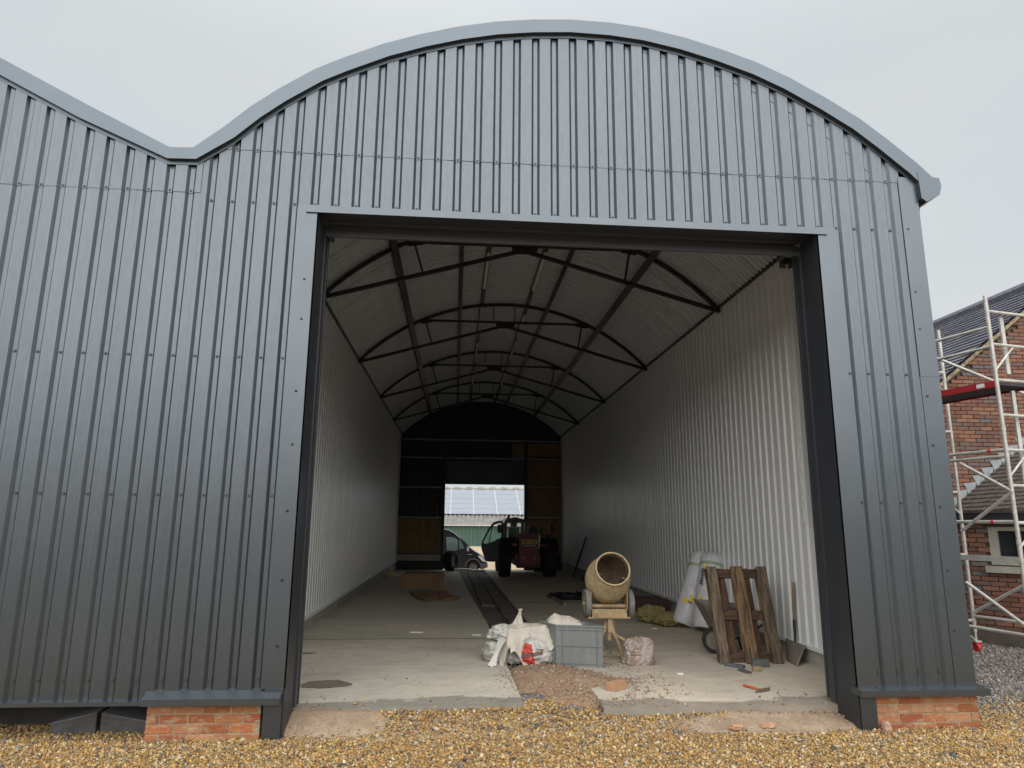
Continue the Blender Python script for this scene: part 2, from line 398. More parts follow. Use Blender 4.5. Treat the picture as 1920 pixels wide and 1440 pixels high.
pebbles('grey_gravel', 34000, (4.9, 10.2), (-1.0, 5.4), .020, PALG, [3, 3, 3, 2, 2, 1.5, 1], pmg)

SOIL = M('bare_earth', (.26, .185, .125), .95, 0, (.34, .26, .18), (1, 1, 1), 5, .4, .65, bump=.6, bscale=35, fine=.25, fscale=70)
def soil(cx, cy, rx, ry, seed, name='bare_earth'):
    mb = MB(); n = 40
    def fn(u, v):
        a = 2 * math.pi * u; rr = (1 + .25 * noise2(math.cos(a) * 2, math.sin(a) * 2, 1, seed)) * v
        x = cx + rx * rr * math.cos(a); y = cy + ry * rr * math.sin(a)
        return (x, y, gz(x, y) + .014 * (1 - v ** 3) - .012 * v ** 6 + .003)
    mb.grid(fn, n, 8); tag(mb.build(name, SOIL, mesh_fix=False, smooth=True), kind='structure')
soil(-1.1, .28, .62, .33, 1); soil(2.95, .14, .95, .25, 4)

# ================================================================= FLOOR
FZ = .33
def fz(y): return FZ - .0105 * max(0, y - 6)
WL, WR, EZ, YB = -2.31, 4.47, 5.66, 22.55
def concrete(name, c1, c2, damp):
    m = M(name, c1, .8, 0, c2, (.6, 1.3, 1), 1.1, .38, .66, bump=.12, bscale=14, fine=.1, fscale=9)
    t = m.node_tree; b = t.nodes['Principled BSDF']; l = b.inputs['Base Color'].links[0]; src = l.from_socket
    c = t.nodes.new('ShaderNodeTexCoord')
    n2 = t.nodes.new('ShaderNodeTexNoise'); n2.inputs['Scale'].default_value = 2.2; n2.inputs['Detail'].default_value = 8; n2.inputs['Roughness'].default_value = .7
    mpp = t.nodes.new('ShaderNodeMapping'); mpp.inputs['Scale'].default_value = (1, 2.2, 1)
    t.links.new(c.outputs['Object'], mpp.inputs[0]); t.links.new(mpp.outputs[0], n2.inputs['Vector'])
    m1 = t.nodes.new('ShaderNodeMapRange'); m1.inputs[1].default_value = .5; m1.inputs[2].default_value = .8; m1.inputs[3].default_value = 1; m1.inputs[4].default_value = .72
    t.links.new(n2.outputs[0], m1.inputs[0])
    sx = t.nodes.new('ShaderNodeSeparateXYZ'); t.links.new(c.outputs['Object'], sx.inputs[0])
    n3 = t.nodes.new('ShaderNodeTexNoise'); n3.inputs['Scale'].default_value = 1.7; n3.inputs['Detail'].default_value = 4
    t.links.new(c.outputs['Object'], n3.inputs['Vector'])
    aa = t.nodes.new('ShaderNodeMath'); aa.operation = 'MULTIPLY_ADD'; aa.inputs[1].default_value = -.9
    t.links.new(n3.outputs[0], aa.inputs[0]); t.links.new(sx.outputs[1], aa.inputs[2])
    m2 = t.nodes.new('ShaderNodeMapRange'); m2.inputs[1].default_value = damp; m2.inputs[2].default_value = damp + .07; m2.inputs[3].default_value = .5; m2.inputs[4].default_value = 1
    t.links.new(aa.outputs[0], m2.inputs[0])
    mu = t.nodes.new('ShaderNodeMath'); mu.operation = 'MULTIPLY'; t.links.new(m1.outputs[0], mu.inputs[0]); t.links.new(m2.outputs[0], mu.inputs[1])
    cb = t.nodes.new('ShaderNodeCombineColor')
    for i in range(3): t.links.new(mu.outputs[0], cb.inputs[i])
    x = t.nodes.new('ShaderNodeMix'); x.data_type = 'RGBA'; x.blend_type = 'MULTIPLY'; x.inputs[0].default_value = 1
    t.links.new(src, x.inputs[6]); t.links.new(cb.outputs[0], x.inputs[7]); t.links.new(x.outputs[2], b.inputs['Base Color'])
    return m
CONC = concrete('concrete_slab', (.56, .515, .425), (.45, .42, .355), .24)
CONC2 = concrete('concrete_slab_right', (.55, .49, .385), (.45, .40, .33), .18)
CONCW = M('concrete_upstand', (.40, .38, .33), .85, 0, (.3, .28, .24), (1, 1, 1), 2.5, bump=.2, bscale=30)
def slab(name, poly_fn, mat):
    mb = MB(); ys_ = [poly_fn(None)[0]] ; ys_ = [.0] * 0
    rows = poly_fn('rows')
    for (y, xl, xr) in rows: mb.v += [(xl, y, fz(y)), (xr, y, fz(y))]
    n = len(rows); base = len(mb.v)
    for (y, xl, xr) in rows: mb.v += [(xl, y, fz(y) - .3), (xr, y, fz(y) - .3)]
    fs = [(2 * i, 2 * i + 1, 2 * i + 3, 2 * i + 2) for i in range(n - 1)]
    fs += [(0, base, base + 1, 1)] + [(2 * i, 2 * i + 2, base + 2 * i + 2, base + 2 * i) for i in range(n - 1)] + [(2 * i + 1, base + 2 * i + 1, base + 2 * i + 3, 2 * i + 3) for i in range(n - 1)]
    fs += [(2 * n - 2, 2 * n - 1, base + 2 * n - 1, base + 2 * n - 2)]
    mb.f += fs; mb.m += [0] * len(fs)
    return tag(mb.build(name, mat), kind='structure')
slab('concrete_slab', lambda k: [(.42, WL, .70), (2.4, WL, .675), (6, WL, .60), (12, WL, .42), (YB + .05, WL, .18)] if k else [0], CONC)
slab('concrete_slab', lambda k: [(.34, 1.43, WR), (.8, 1.46, WR), (2.7, 1.46, WR), (6, 1.33, WR), (12, 1.31, WR), (YB + .05, 1.27, WR)] if k else [0], CONC2)
CHAN = M('dark_screed', (.17, .15, .13), .85, 0, (.10, .09, .08), (1, 1, 1), 2.5, bump=.3, bscale=25, fine=.2, fscale=30)
mb = MB()
def chan(u, v):
    y = .3 + v * 22.3; x = -.1 + u * 1.75
    return (max(x, .71 if y < 2 else -9), y, fz(y) - .05 + .012 * noise2(x, y, 3) - (.06 if y < .9 else 0))
mb.grid(chan, 6, 60); tag(mb.build('drain_channel_bed', CHAN, mesh_fix=False, smooth=True), kind='structure')
mb = MB()   # raised screed strip with dark joints in the channel
for (xa, xb, ya, yb) in [(.98, 1.22, 5.2, 22.2), (.66, .94, 9.0, 22.0)]:
    n = 9
    for i in range(n):
        y0 = ya + (yb - ya) * i / n; y1 = ya + (yb - ya) * (i + 1) / n - .015
        sh = -.017 * (y0 - 6)
        mb.box(xa + sh * .5, xb + sh * .4, y0, y1, fz(y0) - .1, fz(y0) - .008)
tag(mb.build('channel_screed_strip', CHAN), kind='structure')
# expansion joint across the slabs
mb = MB(); mb.box(1.36, WR - .02, 9.3, 9.33, fz(9.3) + .002, fz(9.3) + .006)
mb.box(WL + .02, .5, 4.3, 4.315, FZ + .002, FZ + .005)
tag(mb.build('slab_joint', M('joint_mastic', (.07, .065, .06), .9)), kind='structure')
# damp stain
STAIN = M('damp_stain', (.16, .145, .115), .55, 0, (.2, .18, .14), (1, 1, 1), 9)
def blob(name, cx, cy, rx, ry, z, mat, seed, amp=.3):
    mb = MB(); mb.v.append((cx, cy, z)); n = 48
    for k in range(n):
        a = 2 * math.pi * k / n; rr = 1 + amp * noise2(math.cos(a) * 1.6, math.sin(a) * 1.6, 1, seed) + .12 * noise2(math.cos(a) * 6, math.sin(a) * 6, 1, seed + 2)
        mb.v.append((cx + rx * rr * math.cos(a), cy + ry * rr * math.sin(a), z))
    mb.f = [(0, k + 1, (k + 1) % n + 1) for k in range(n)]; mb.m = [0] * n
    return tag(mb.build(name, mat, mesh_fix=False), kind='structure')
blob('damp_stain', -1.33, 1.42, .27, .17, FZ + .004, STAIN, 3)
blob('damp_stain', -1.9, 3.2, .16, .05, FZ + .004, STAIN, 5)
# rubble and sand in the open end of the channel
HEAP = M('sandy_rubble', (.36, .25, .165), .95, 0, (.27, .17, .10), (1, 1, 1), 4, .4, .65, bump=.7, bscale=45, fine=.25, fscale=80)
def hz(x, y):
    h = .10 * math.exp(-((x - 1.15) / .55) ** 2 - ((y - 1.75) / .75) ** 2) + .045 * math.exp(-((x - 1.9) / .5) ** 2 - ((y - 1.45) / .35) ** 2)
    base = FZ - .075 if y > .5 else FZ - .075 - .4 * (.5 - y) * .2
    inside = .68 < x < 1.44
    z = FZ - .045 + h + .012 * noise2(x, y, 4, 1) + .006 * noise2(x, y, 11, 2)
    if y < 1.0: z -= (1.0 - y) * .05
    return z
mb = MB()
def heap(u, v):
    a = 2 * math.pi * u
    x = 1.28 + (.98 if math.cos(a) > 0 else .66) * v * math.cos(a) * (1 + .15 * noise2(math.cos(a) * 2, math.sin(a) * 2, 1, 4)); y = 1.5 + 1.3 * v * math.sin(a)
    return (x, y, hz(x, y) - (.05 * v ** 4 if not .7 < x < 1.42 else 0))
mb.grid(heap, 72, 24); tag(mb.build('rubble_heap', HEAP, mesh_fix=False, smooth=True), 'low heap of pinkish sand and stone rubble in the open end of the floor channel', 'rubble', kind='stuff')
PALR = [(.42, .30, .21), (.50, .42, .34), (.35, .21, .14), (.28, .2, .15), (.6, .54, .47), (.2, .17, .15), (.42, .24, .16)]
def pmr(x, y):
    v = math.hypot((x - 1.28) / (.98 if x > 1.28 else .62), (y - 1.55) / 1.25)
    return random.random() < (.9 if v < .8 else .5 * max(0, 1.35 - v) / .55) * (1.0 if y < 1.35 or noise2(x, y, 2, 8) > -.05 else .3)
def hz2(x, y):
    v = math.hypot((x - 1.28) / (.98 if x > 1.28 else .62), (y - 1.55) / 1.25)
    return max(hz(x, y), FZ if not .7 < x < 1.44 else 0) if v > .75 else hz(x, y)
pebbles('rubble_stones', 9000, (.45, 2.5), (.35, 3.1), .013, PALR, [3, 2, 3, 2, 1, 1, 2], pmr, zf=hz2)
pebbles('floor_grit', 900, (-2.2, 4.4), (.5, 5.0), .009, PALR, [2, 2, 2, 2, 3, 3, 1], lambda x, y: not .7 < x < 1.45 and noise2(x, y, 1.3, 6) > -.1, zf=lambda x, y: FZ - .002)
pebbles('stray_gravel', 420, (-1.35, 3.65), (.36, 1.3), .016, PAL, [3, 3, 3, 2, 2, 1, 3, 1, 1], lambda x, y: not .7 < x < 1.45 and random.random() < math.exp(-(y - .36) * 3.5), zf=lambda x, y: FZ + .001)
pebbles('dark_cobbles', 240, (-5.4, 6.5), (-1.6, .3), .034, [(.10, .095, .09), (.2, .18, .16), (.42, .36, .27), (.3, .2, .1)], [2, 2, 1, 1], pm, lift=.004)
def gsoil(x, y): return gz(x, y) + .012
pebbles('earth_stones', 700, (-1.75, 3.9), (-.1, .5), .014, PALR, [3, 2, 3, 2, 1, 1, 3], lambda x, y: in_soil(x, y) < 1.0, zf=gsoil)

# ================================================================= SHED
shed = thing('arched_shed', 'arched anthracite steel clad shed with big open doorway and white lined interior', 'shed', (1.07, 0, GZ))
PIT, X0 = .2, -1.057
inner = [(-6.5, 7.28), (-4.591, 6.318), (-2.882, 5.476), (-2.609, 5.491), (-1.693, 6.269), (-.96, 6.69), (-.55, 6.87), (-.082, 7.059), (.3, 7.14), (.717, 7.197), (1.15, 7.232), (1.593, 7.229), (2.1, 7.16), (2.656, 7.021), (3.1, 6.86), (3.654, 6.616), (4.226, 6.23), (4.906, 5.665)]
outer = [(-6.5, 7.46), (-4.583, 6.472), (-3.693, 6.006), (-2.875, 5.597), (-2.653, 5.604), (-2.38, 5.847), (-2.142, 6.086), (-1.896, 6.294), (-1.542, 6.55), (-1.281, 6.693), (-.855, 6.899), (-.473, 7.042), (-.084, 7.161), (.311, 7.25), (.711, 7.306), (1.117, 7.337), (1.555, 7.331), (1.936, 7.294), (2.348, 7.212), (2.76, 7.096), (3.172, 6.954), (3.522, 6.794), (3.926, 6.567), (4.28, 6.343), (4.549, 6.129), (4.88, 5.844), (5.031, 5.689)]
def interp(P, x):
    for (a, b_) in zip(P, P[1:]):
        if a[0] <= x <= b_[0]: return a[1] + (b_[1] - a[1]) * (x - a[0]) / (b_[0] - a[0])
    return P[-1][1] if x > P[-1][0] else P[0][1]
def zin(x): return interp(inner, x)
def profile(xa, xb):
    xs_ = [xa]; i0 = int(math.floor((xa - X0) / PIT)) - 1; i1 = int(math.ceil((xb - X0) / PIT)) + 1
    pts = []
    for i in range(i0, i1 + 1):
        c0 = X0 + PIT * i
        pts += [(c0 - .043, 0), (c0 - .020, .027), (c0 + .020, .027), (c0 + .043, 0)]
        # micro-ribs on the crown
        for d in (.075, .1, .125): pts += [(c0 + d - .003, 0), (c0 + d, .0005), (c0 + d + .003, 0)]
    def yat(x):
        for (a, b_) in zip(pts, pts[1:]):
            if a[0] <= x <= b_[0]: return a[1] + (b_[1] - a[1]) * (x - a[0]) / max(1e-9, b_[0] - a[0])
        return 0
    return [(xa, yat(xa))] + [p for p in pts if xa + 1e-4 < p[0] < xb - 1e-4] + [(xb, yat(xb))]
def cladsheet(xa, xb, zb, zt, off=0.0, name='cladding_sheet', mat=CLAD, par=shed, ybase=0.0, sgn=1):
    P = profile(xa, xb); mb = MB(); n = len(P)
    ZT = [zt(x) if callable(zt) else zt for x, _ in P]
    for (x, y), z in zip(P, ZT): mb.v += [(x, ybase + sgn * (y + off), zb), (x, ybase + sgn * (y + off), max(z, zb + .01))]
    mb.f = [(2 * i, 2 * i + 2, 2 * i + 3, 2 * i + 1) for i in range(n - 1)]
    base = len(mb.v)
    for (x, y) in P: mb.v.append((x, ybase + sgn * (y + off + .003), zb))
    mb.f += [(2 * i, base + i, base + i + 1, 2 * i + 2) for i in range(n - 1)]
    mb.m = [0] * len(mb.f)
    return mb.build(name, mat, par, mesh_fix=False)
SB = lambda k: X0 + PIT * (5 * k - .5)      # sheet boundaries
SEAM_R, SEAM_L = 5.635, 5.155
edges_ = [SB(k) for k in range(-5, 7)]
def spans(xa, xb):
    e = [xa] + [x for x in edges_ if xa + .02 < x < xb - .02] + [xb]; return list(zip(e, e[1:]))
top = lambda x: zin(x) + .03
XSPLIT = X0 + PIT * -7.5
k = 0
for a, b_ in spans(-5.9, XSPLIT): cladsheet(a, b_, SEAM_L, top, -.004 - .001 * (k % 2)); k += 1
for a, b_ in spans(XSPLIT, 4.68): cladsheet(a, b_, SEAM_R, top, -.004 - .001 * (k % 2)); k += 1
for a, b_ in spans(-5.9, -2.54): cladsheet(a, b_, .52, SEAM_L + .03, .001 * (k % 2)); k += 1
for a, b_ in spans(-2.54, XSPLIT): cladsheet(a, b_, .56, SEAM_L + .03, .001 * (k % 2)); k += 1
for a, b_ in spans(XSPLIT, -1.60): cladsheet(a, b_, .56, lambda x: min(SEAM_R + .03, zin(x) + .03), .001 * (k % 2)); k += 1
for a, b_ in spans(-1.60, 3.9): cladsheet(a, b_, 5.06, SEAM_R + .03, .001 * (k % 2)); k += 1
for a, b_ in spans(3.9, 4.68): cladsheet(a, b_, .53, SEAM_R + .03, .001 * (k % 2)); k += 1
# screws
mb = MB()
def screw(x, z, y=.025, r_=.0085):
    mb.lathe([(0, .0001), (0, r_), (-.006, r_ * .8), (-.009, .0001)][::-1], (x, y, z), (0, 1, 0), 6)
    mb.obox((x, y - .004, z), (r_ * 1.3, 0, 0), (0, .002, 0), (0, 0, r_ * 1.3))
for i in range(-21, 29):
    x = X0 + PIT * i
    if zin(x) > 5.75 and i > -8: screw(x, 5.655)
    if i <= -8: screw(x, 5.178)
    if -2 <= i <= 24: screw(x, 5.095)
    elif i > -8: screw(x, 5.09)
    if i <= -3 or i >= 25:
        for z in (3.52, 2.235, .68): screw(x, z)
    if i < -7: screw(x, zin(x) - .06)
for z in [5.0, 4.3, 3.9, 3.2, 2.7, 2.1, 1.5, .95]:
    screw(-1.5, z, -.006, .008); screw(4.72, z + .1, -.008, .008)
mb.build('fixing_screws', SCREW, shed, mesh_fix=False)['kind'] = 'stuff'

# verge flashing, in sections
def verge(i0, i1):
    mb = MB(); O = outer[i0:i1 + 1]
    for a, b_ in zip(O, O[1:]):
        def dn(p):   # inner edge straight below/normal
            j = outer.index(p)
            q0 = outer[max(0, j - 1)]; q1 = outer[min(len(outer) - 1, j + 1)]
            if p in (outer[3], outer[4]): return (p[0] + (-.01 if p is outer[3] else .04), p[1] - .12)
            d = Vector((q1[0] - q0[0], q1[1] - q0[1])).normalized(); n_ = Vector((d.y, -d.x))
            w = .155
            return (p[0] + n_.x * w, p[1] + n_.y * w)
        A, B = a, b_; a2, b2 = dn(a), dn(b_)
        y0 = -.055
        mb.add([(A[0], y0, A[1]), (B[0], y0, B[1]), (b2[0], y0, b2[1]), (a2[0], y0, a2[1])], [(0, 3, 2, 1)])
        mb.add([(a2[0], y0, a2[1]), (b2[0], y0, b2[1]), (b2[0], -.006, b2[1] + .0), (a2[0], -.006, a2[1])], [(0, 1, 2, 3)])
        mb.add([(A[0], y0, A[1]), (B[0], y0, B[1]), (B[0], .32, B[1] + .01), (A[0], .32, A[1] + .01)], [(0, 1, 2, 3)])
        w2 = .04
        mb.add([(a2[0], -.0105, a2[1]), (b2[0], -.0105, b2[1]), (b2[0], -.0105, b2[1] - w2), (a2[0], -.0105, a2[1] - w2)], [(0, 1, 2, 3)])
    mb.build('verge_flashing', VERGE, shed)
for s0, s1 in [(0, 3), (3, 4), (4, 9), (9, 13), (13, 17), (17, 21), (21, 26)]: verge(s0, s1)
# gutter end box and gutter along the right eaves
mb = MB(); gp = [(4.86, 5.74), (5.03, 5.689), (5.10, 5.68), (5.115, 5.59), (5.085, 5.49), (4.93, 5.40), (4.875, 5.44)]
mb.prism([(x, -.06, z) for x, z in gp], (0, 22.7, 0)); mb.build('eaves_gutter', VERGE, shed)
mb = MB(); mb.tube([(4.96, .16, 5.45), (4.93, .16, 5.2), (4.93, .16, .3)], .04, 12)
for z in (5.2, 4.05, 2.6, 1.2): mb.tube([(4.93, .16, z), (4.93, .16, z + .06)], .046, 12)
smooth_by_angle(mb.build('downpipe', JAMB, shed))
# corner flashing
mb = MB(); mb.box(4.665, 4.87, -.010, -.004, 3.5, 5.70); mb.box(4.864, 4.87, -.004, .30, 3.5, 5.70); mb.build('corner_flashing', CLADF, shed)
mb = MB(); mb.box(4.665, 4.868, -.006, -.0005, .53, 3.55); mb.box(4.862, 4.868, 0, .30, .53, 3.55); mb.build('corner_flashing', CLADF, shed)
# outside wall and end
mb = MB(); mb.box(4.80, 4.86, .04, 22.6, .3, 5.6); mb.build('side_wall', CLAD, shed)
# jambs, lintel, shutter
def jamb(sg, xo, xi, zs):
    mb = MB(); a, b_ = sorted((xo, xi))
    mb.box(a, b_, -.012, -.005, zs, 5.075)              # face
    mb.build('jamb_flashing', CLADF, shed)
    mb = MB(); x = xi
    mb.box(min(x, x - sg * .012), max(x, x - sg * .012), -.012, .35, .17, 5.03); mb.build('jamb_lining', JAMB, shed)
    mb = MB(); a2, b2 = sorted((x - sg * .001, x + sg * .014))
    mb.box(a2, b2, .352, .45, .37, 5.0)
    a3, b3 = sorted((x - sg * .001, x + sg * .022)); mb.box(a3, b3, .46, .49, .37, 5.0)
    mb.build('shutter_guide', SHUT, shed)
    mb = MB(); a4, b4 = sorted((x - sg * .013, x - sg * .165)); mb.box(a4, b4, -.03, .05, .17, zs - .001); mb.build('jamb_foot', CLADF, shed)
jamb(1, -1.615, -1.41, .606); jamb(-1, 3.905, 3.70, .568)
mb = MB(); mb.box(-1.53, 3.81, -.03, -.0045, 5.0, 5.062); mb.box(-1.53, 3.81, -.03, -.02, 4.99, 5.0); mb.build('lintel_flashing', CLADF, shed)
mb = MB(); mb.box(-1.41, 3.70, -.004, .26, 5.032, 5.045)
mb.build('lintel_soffit', JAMB, shed)
mb = MB()   # rolled shutter curtain
def slatroll(u, v):
    a = math.radians(250 - 215 * v); r0 = .34 + .012 * abs(math.sin(v * 16 * math.pi))
    return (-1.40 + u * 5.09, .62 + r0 * math.cos(a), 5.36 + r0 * math.sin(a))
mb.grid(slatroll, 1, 200); mb.build('shutter_roll', SHUT, shed, mesh_fix=False)
for x in (-1.46, 3.70):
    mb = MB(); mb.box(x, x + .05, .27, .88, 5.06, 5.75); mb.build('roll_end_plate', JAMB, shed)
mb = MB(); mb.box(-1.41, 3.70, .335, .37, 4.90, 5.0); mb.build('shutter_bottom_bar', M('shutter_bar', (.055, .058, .066), .45), shed)
# sills
mb = MB(); mb.box(-5.9, -2.52, -.045, .05, .49, .522); mb.build('base_flashing', CLADF, shed)
def sill(xa, xb, z0, z1):
    mb = MB(); mb.prism([(xa, -.10, z0), (xa, -.10, z0 + .052), (xa, .02, z1), (xa, .06, z1), (xa, .06, z0)], (xb - xa, 0, 0)); mb.build('pier_sill', CLADF, shed)
sill(-2.555, -1.43, .497, .605); sill(3.69, 4.93, .50, .568)
# recessed wall below the left sill; its near-black colour is painted gap shade
mb = MB(); mb.box(-5.9, -2.55, .55, .62, .0, .52); mb.build('base_wall', M('gap_shade_dark', (.06, .055, .05), .95, 0, (.04, .037, .035), (1, 1, 1), 6), shed)

# brick piers
unit = MB().box(-.5, .5, -.5, .5, -.5, .5)
def brick_mesh(L, D, H, mat, seed):
    import bmesh
    rr = random.Random(seed); mb = MB().box(-L / 2, L / 2, -D / 2, D / 2, -H / 2, H / 2)
    me = bpy.data.meshes.new('brick'); me.from_pydata(mb.v, [], mb.f); bm = bmesh.new(); bm.from_mesh(me)
    bmesh.ops.recalc_face_normals(bm, faces=bm.faces)
    bmesh.ops.bevel(bm, geom=list(bm.edges), offset=.004, segments=1, affect='EDGES')
    for v in bm.verts: v.co += Vector((rr.uniform(-.002, .002), rr.uniform(-.002, .002), rr.uniform(-.0015, .0015)))
    bm.to_mesh(me); bm.free(); me.materials.append(mat); return me
BM_F = [brick_mesh(.217, .10, .069, BRICKR, i) for i in range(3)]; BM_H = brick_mesh(.103, .10, .069, BRICKR, 9); BM_T = [brick_mesh(.16, .10, .069, BRICKR, 12)]
def pier(xa, xb, ztop, ncourse, ybk):
    p = MB().box(xa + .004, xb - .004, .006, .40, ztop - ncourse * .0785 - .05, ztop).build('brick_pier', MORT, shed)
    for r_ in range(ncourse):
        z = ztop - .012 - .0785 * (r_ + .5) + .004
        x = xa + (0 if r_ % 2 == 0 else -.118)
        while x < xb - .02:
            w = .217; a = max(x, xa); e = min(x + w, xb)
            if e - a > .17: me = random.choice(BM_F); sc = (e - a) / .217
            elif e - a > .03: me = BM_H; sc = (e - a) / .103
            else: me = None
            if me: inst('brick', me, ((a + e) / 2, .05 + random.uniform(-.003, .003), z), p, None, (sc, 1, 1))
            x += .229
    # side return of the pier
    return p
pier(-2.535, -1.60, .497, 5, 0); pier(3.87, 4.86, .50, 5, 0)

# ---- inside: wall liners
def linersheet(name):
    mb = MB(); P = []
    for i in range(5):
        c0 = i * .2 + .1
        P += [(c0 - .07, 0), (c0 - .068, .002), (c0 - .064, .002), (c0 - .062, 0)] if False else []
        P += [(c0 - .036, 0), (c0 - .014, .036), (c0 + .014, .036), (c0 + .036, 0)]
    P = [(0, 0)] + P + [(1.0, 0)]
    return P
LP = linersheet('x')
def wall_meshes(sg):
    mb = MB()
    for (y, d) in LP: mb.v += [(sg * d, y, 0), (sg * d, y, EZ + .08 - .518)]
    n = len(LP); mb.f = [(2 * i, 2 * i + 2, 2 * i + 3, 2 * i + 1) for i in range(n - 1)]; mb.m = [0] * len(mb.f)
    o = mb.build('wall_sheet', WHITE, None, mesh_fix=False); me = o.data; bpy.data.objects.remove(o); return me
mR, mL = wall_meshes(1), wall_meshes(-1)
for k in range(23):
    y = .02 + k * 1.0 if k else .02
    if y + 1 > YB: 
        inst('wall_sheet', mR, (WR, y, .518), shed, None, (1, YB - y, 1)); inst('wall_sheet', mL, (WL, y, .518), shed, None, (1, YB - y, 1)); break
    inst('wall_sheet', mR, (WR, y, .518), shed); inst('wall_sheet', mL, (WL, y, .518), shed)
for sg, x in ((1, WR), (-1, WL)):
    a, b_ = sorted((x, x + sg * .30)); mb = MB(); mb.box(a, b_, .45, YB, .0, .512); mb.build('wall_upstand', CONCW, shed)
    mb = MB(); a, b_ = sorted((x - sg * .04, x)); mb.box(a, b_, .02, YB, .505, .545); mb.build('base_trim', WHITE, shed)
    a, b_ = sorted((x + sg * .31, x + sg * .33)); mb = MB(); mb.box(a, b_, .45, YB, .0, 5.5); mb.build('wall_backing', STEEL, shed)
# front inner gable (seen from inside only) and inner face beside the doorway
mb = MB(); mb.box(WL - .3, -1.42, .30, .33, .3, 5.1); mb.box(3.72, WR + .32, .30, .33, .3, 5.1)
RC, RZ, RR = 1.08, 2.507, 4.643
poly = [(WL - .3, 5.1), (WR + .32, 5.1)] + [(RC + 4.75 * math.cos(a), RZ + 4.75 * math.sin(a)) for a in np.linspace(math.radians(40), math.radians(140), 24)]
mb.prism([(x, .30, z) for x, z in poly], (0, .03, 0)); mb.build('front_wall_lining', STEEL, shed)
# ---- roof: corrugated sheets over the arch
A0, A1 = math.radians(43.0), math.radians(137.0)
def roofmesh():
    mb = MB(); NS, NW = 32, 6; P = .12; D = .019; prof_ = []
    for k3 in range(NW):
        for (t_, d) in ((0, -D), (.30, -D), (.36, -D * .8), (.46, D * .8), (.52, D), (.80, D), (.86, D * .8), (.96, -D * .8)): prof_.append(((k3 + t_) * P, d))
    prof_.append((NW * P, -D)); n = len(prof_) - 1
    def fn(u, v):
        a = A0 + (A1 - A0) * u; y, d = prof_[int(round(v * n))]
        r_ = RR + d
        return (r_ * math.cos(a), y, r_ * math.sin(a))
    mb.grid(fn, NS, n)
    # lap edge
    mb.grid(lambda u, v: ((RR - .023) * math.cos(A0 + (A1 - A0) * u), -.012 + v * .03, (RR - .023) * math.sin(A0 + (A1 - A0) * u)), NS, 1)
    o = mb.build('roof_sheet', CEIL, None, mesh_fix=False); me = o.data; bpy.data.objects.remove(o); return me
rm = roofmesh()
y = .03
while y < YB - .3:
    inst('roof_sheet', rm, (RC, y, RZ), shed); y += .72
OUTR = M('outer_roof', (.08, .09, .10), .5)
mb = MB(); OO = [(x, z - .012) for x, z in outer]
for a, b_ in zip(OO, OO[1:]): mb.add([(a[0], .25, a[1]), (b_[0], .25, b_[1]), (b_[0], 22.7, b_[1]), (a[0], 22.7, a[1])], [(0, 1, 2, 3)])
mb.build('outer_roof', OUTR, shed, mesh_fix=False)
# ridge-side purlins
def arcz(x, r_=RR): return RZ + math.sqrt(max(0, r_ * r_ - (x - RC) ** 2))
for (x, w, h, m_) in [(-1.12, .11, .15, STEEL), (3.27, .11, .15, PURL), (.01, .06, .10, STEEL), (2.06, .07, .11, STEEL), (.52, .09, .05, PURL), (1.59, .09, .05, PURL)]:
    z = arcz(x) - h / 2 - .01
    a = math.atan2(x - RC, z - RZ)
    mb = MB(); mb.obox((x, .3 + 11.1, z), (w / 2 * math.cos(a), 0, -w / 2 * math.sin(a)), (0, 11.1, 0), (h / 2 * math.sin(a), 0, h / 2 * math.cos(a)))
    mb.build('purlin', m_, shed)
# eaves angles
for x, sg in ((WL, 1), (WR, -1)):
    mb = MB(); mb.bar((x + sg * .02, .4, 5.70), (x + sg * .02, YB, 5.70), .05, .06); mb.build('eaves_angle', STEEL, shed)
# trusses
T0, BAY = 4.46, 4.52
def truss(y):
    t_ = bpy.data.objects.new('roof_truss', None); COL.objects.link(t_); t_.parent = shed; t_.location = Vector((RC, y, 5.6)) - offs(shed)
    def arcpt(a, r_): return (RC + r_ * math.cos(a), y, RZ + r_ * math.sin(a))
    w = .07
    mb = MB(); r0 = RR - .075; N = 30; aa = np.linspace(math.radians(43.2), math.radians(136.8), N)
    for a, b_ in zip(aa, aa[1:]): mb.bar(arcpt(a, r0), arcpt(b_, r0), .06, .06, (0, 1, 0))
    mb.build('top_chord', STEEL, t_)
    C = (RC - .03, y, 6.56)
    for xe in (WL + .03, WR - .03):
        mb = MB(); mb.bar((xe, y, 5.60), C, .06, .06, (0, 1, 0)); mb.build('bottom_chord', STEEL, t_)
    mb = MB(); mb.bar((-.80, y, 6.64), (2.88, y, 6.65), .05, .045, (0, 1, 0)); mb.build('tie_bar', STEEL, t_)
    for x in (.80, 1.30):
        mb = MB(); mb.bar((x, y, arcz(x, r0)), (x, y, 6.64), .022, .022, (0, 1, 0)); mb.build('hanger', STEEL, t_)
    for (x, x2) in ((-.80, -.63), (2.90, 2.80)):
        mb = MB(); mb.bar((x, y, 6.68), (x2, y, 6.10), .035, .035, (0, 1, 0)); mb.build('strut', STEEL, t_)
    for poly in ([(RC - .24, 6.66), (RC + .24, 6.66), (RC + .2, 6.50), (RC - .2, 6.50)], [(-.98, 6.60), (-.72, 6.72), (-.62, 6.60), (-.86, 6.56)], [(3.08, 6.60), (2.82, 6.72), (2.74, 6.60), (2.98, 6.56)]):
        mb = MB(); mb.prism([(x, y - .012, z) for x, z in poly], (0, .024, 0)); mb.build('gusset_plate', STEEL, t_)
for k in range(4): truss(T0 + k * BAY)
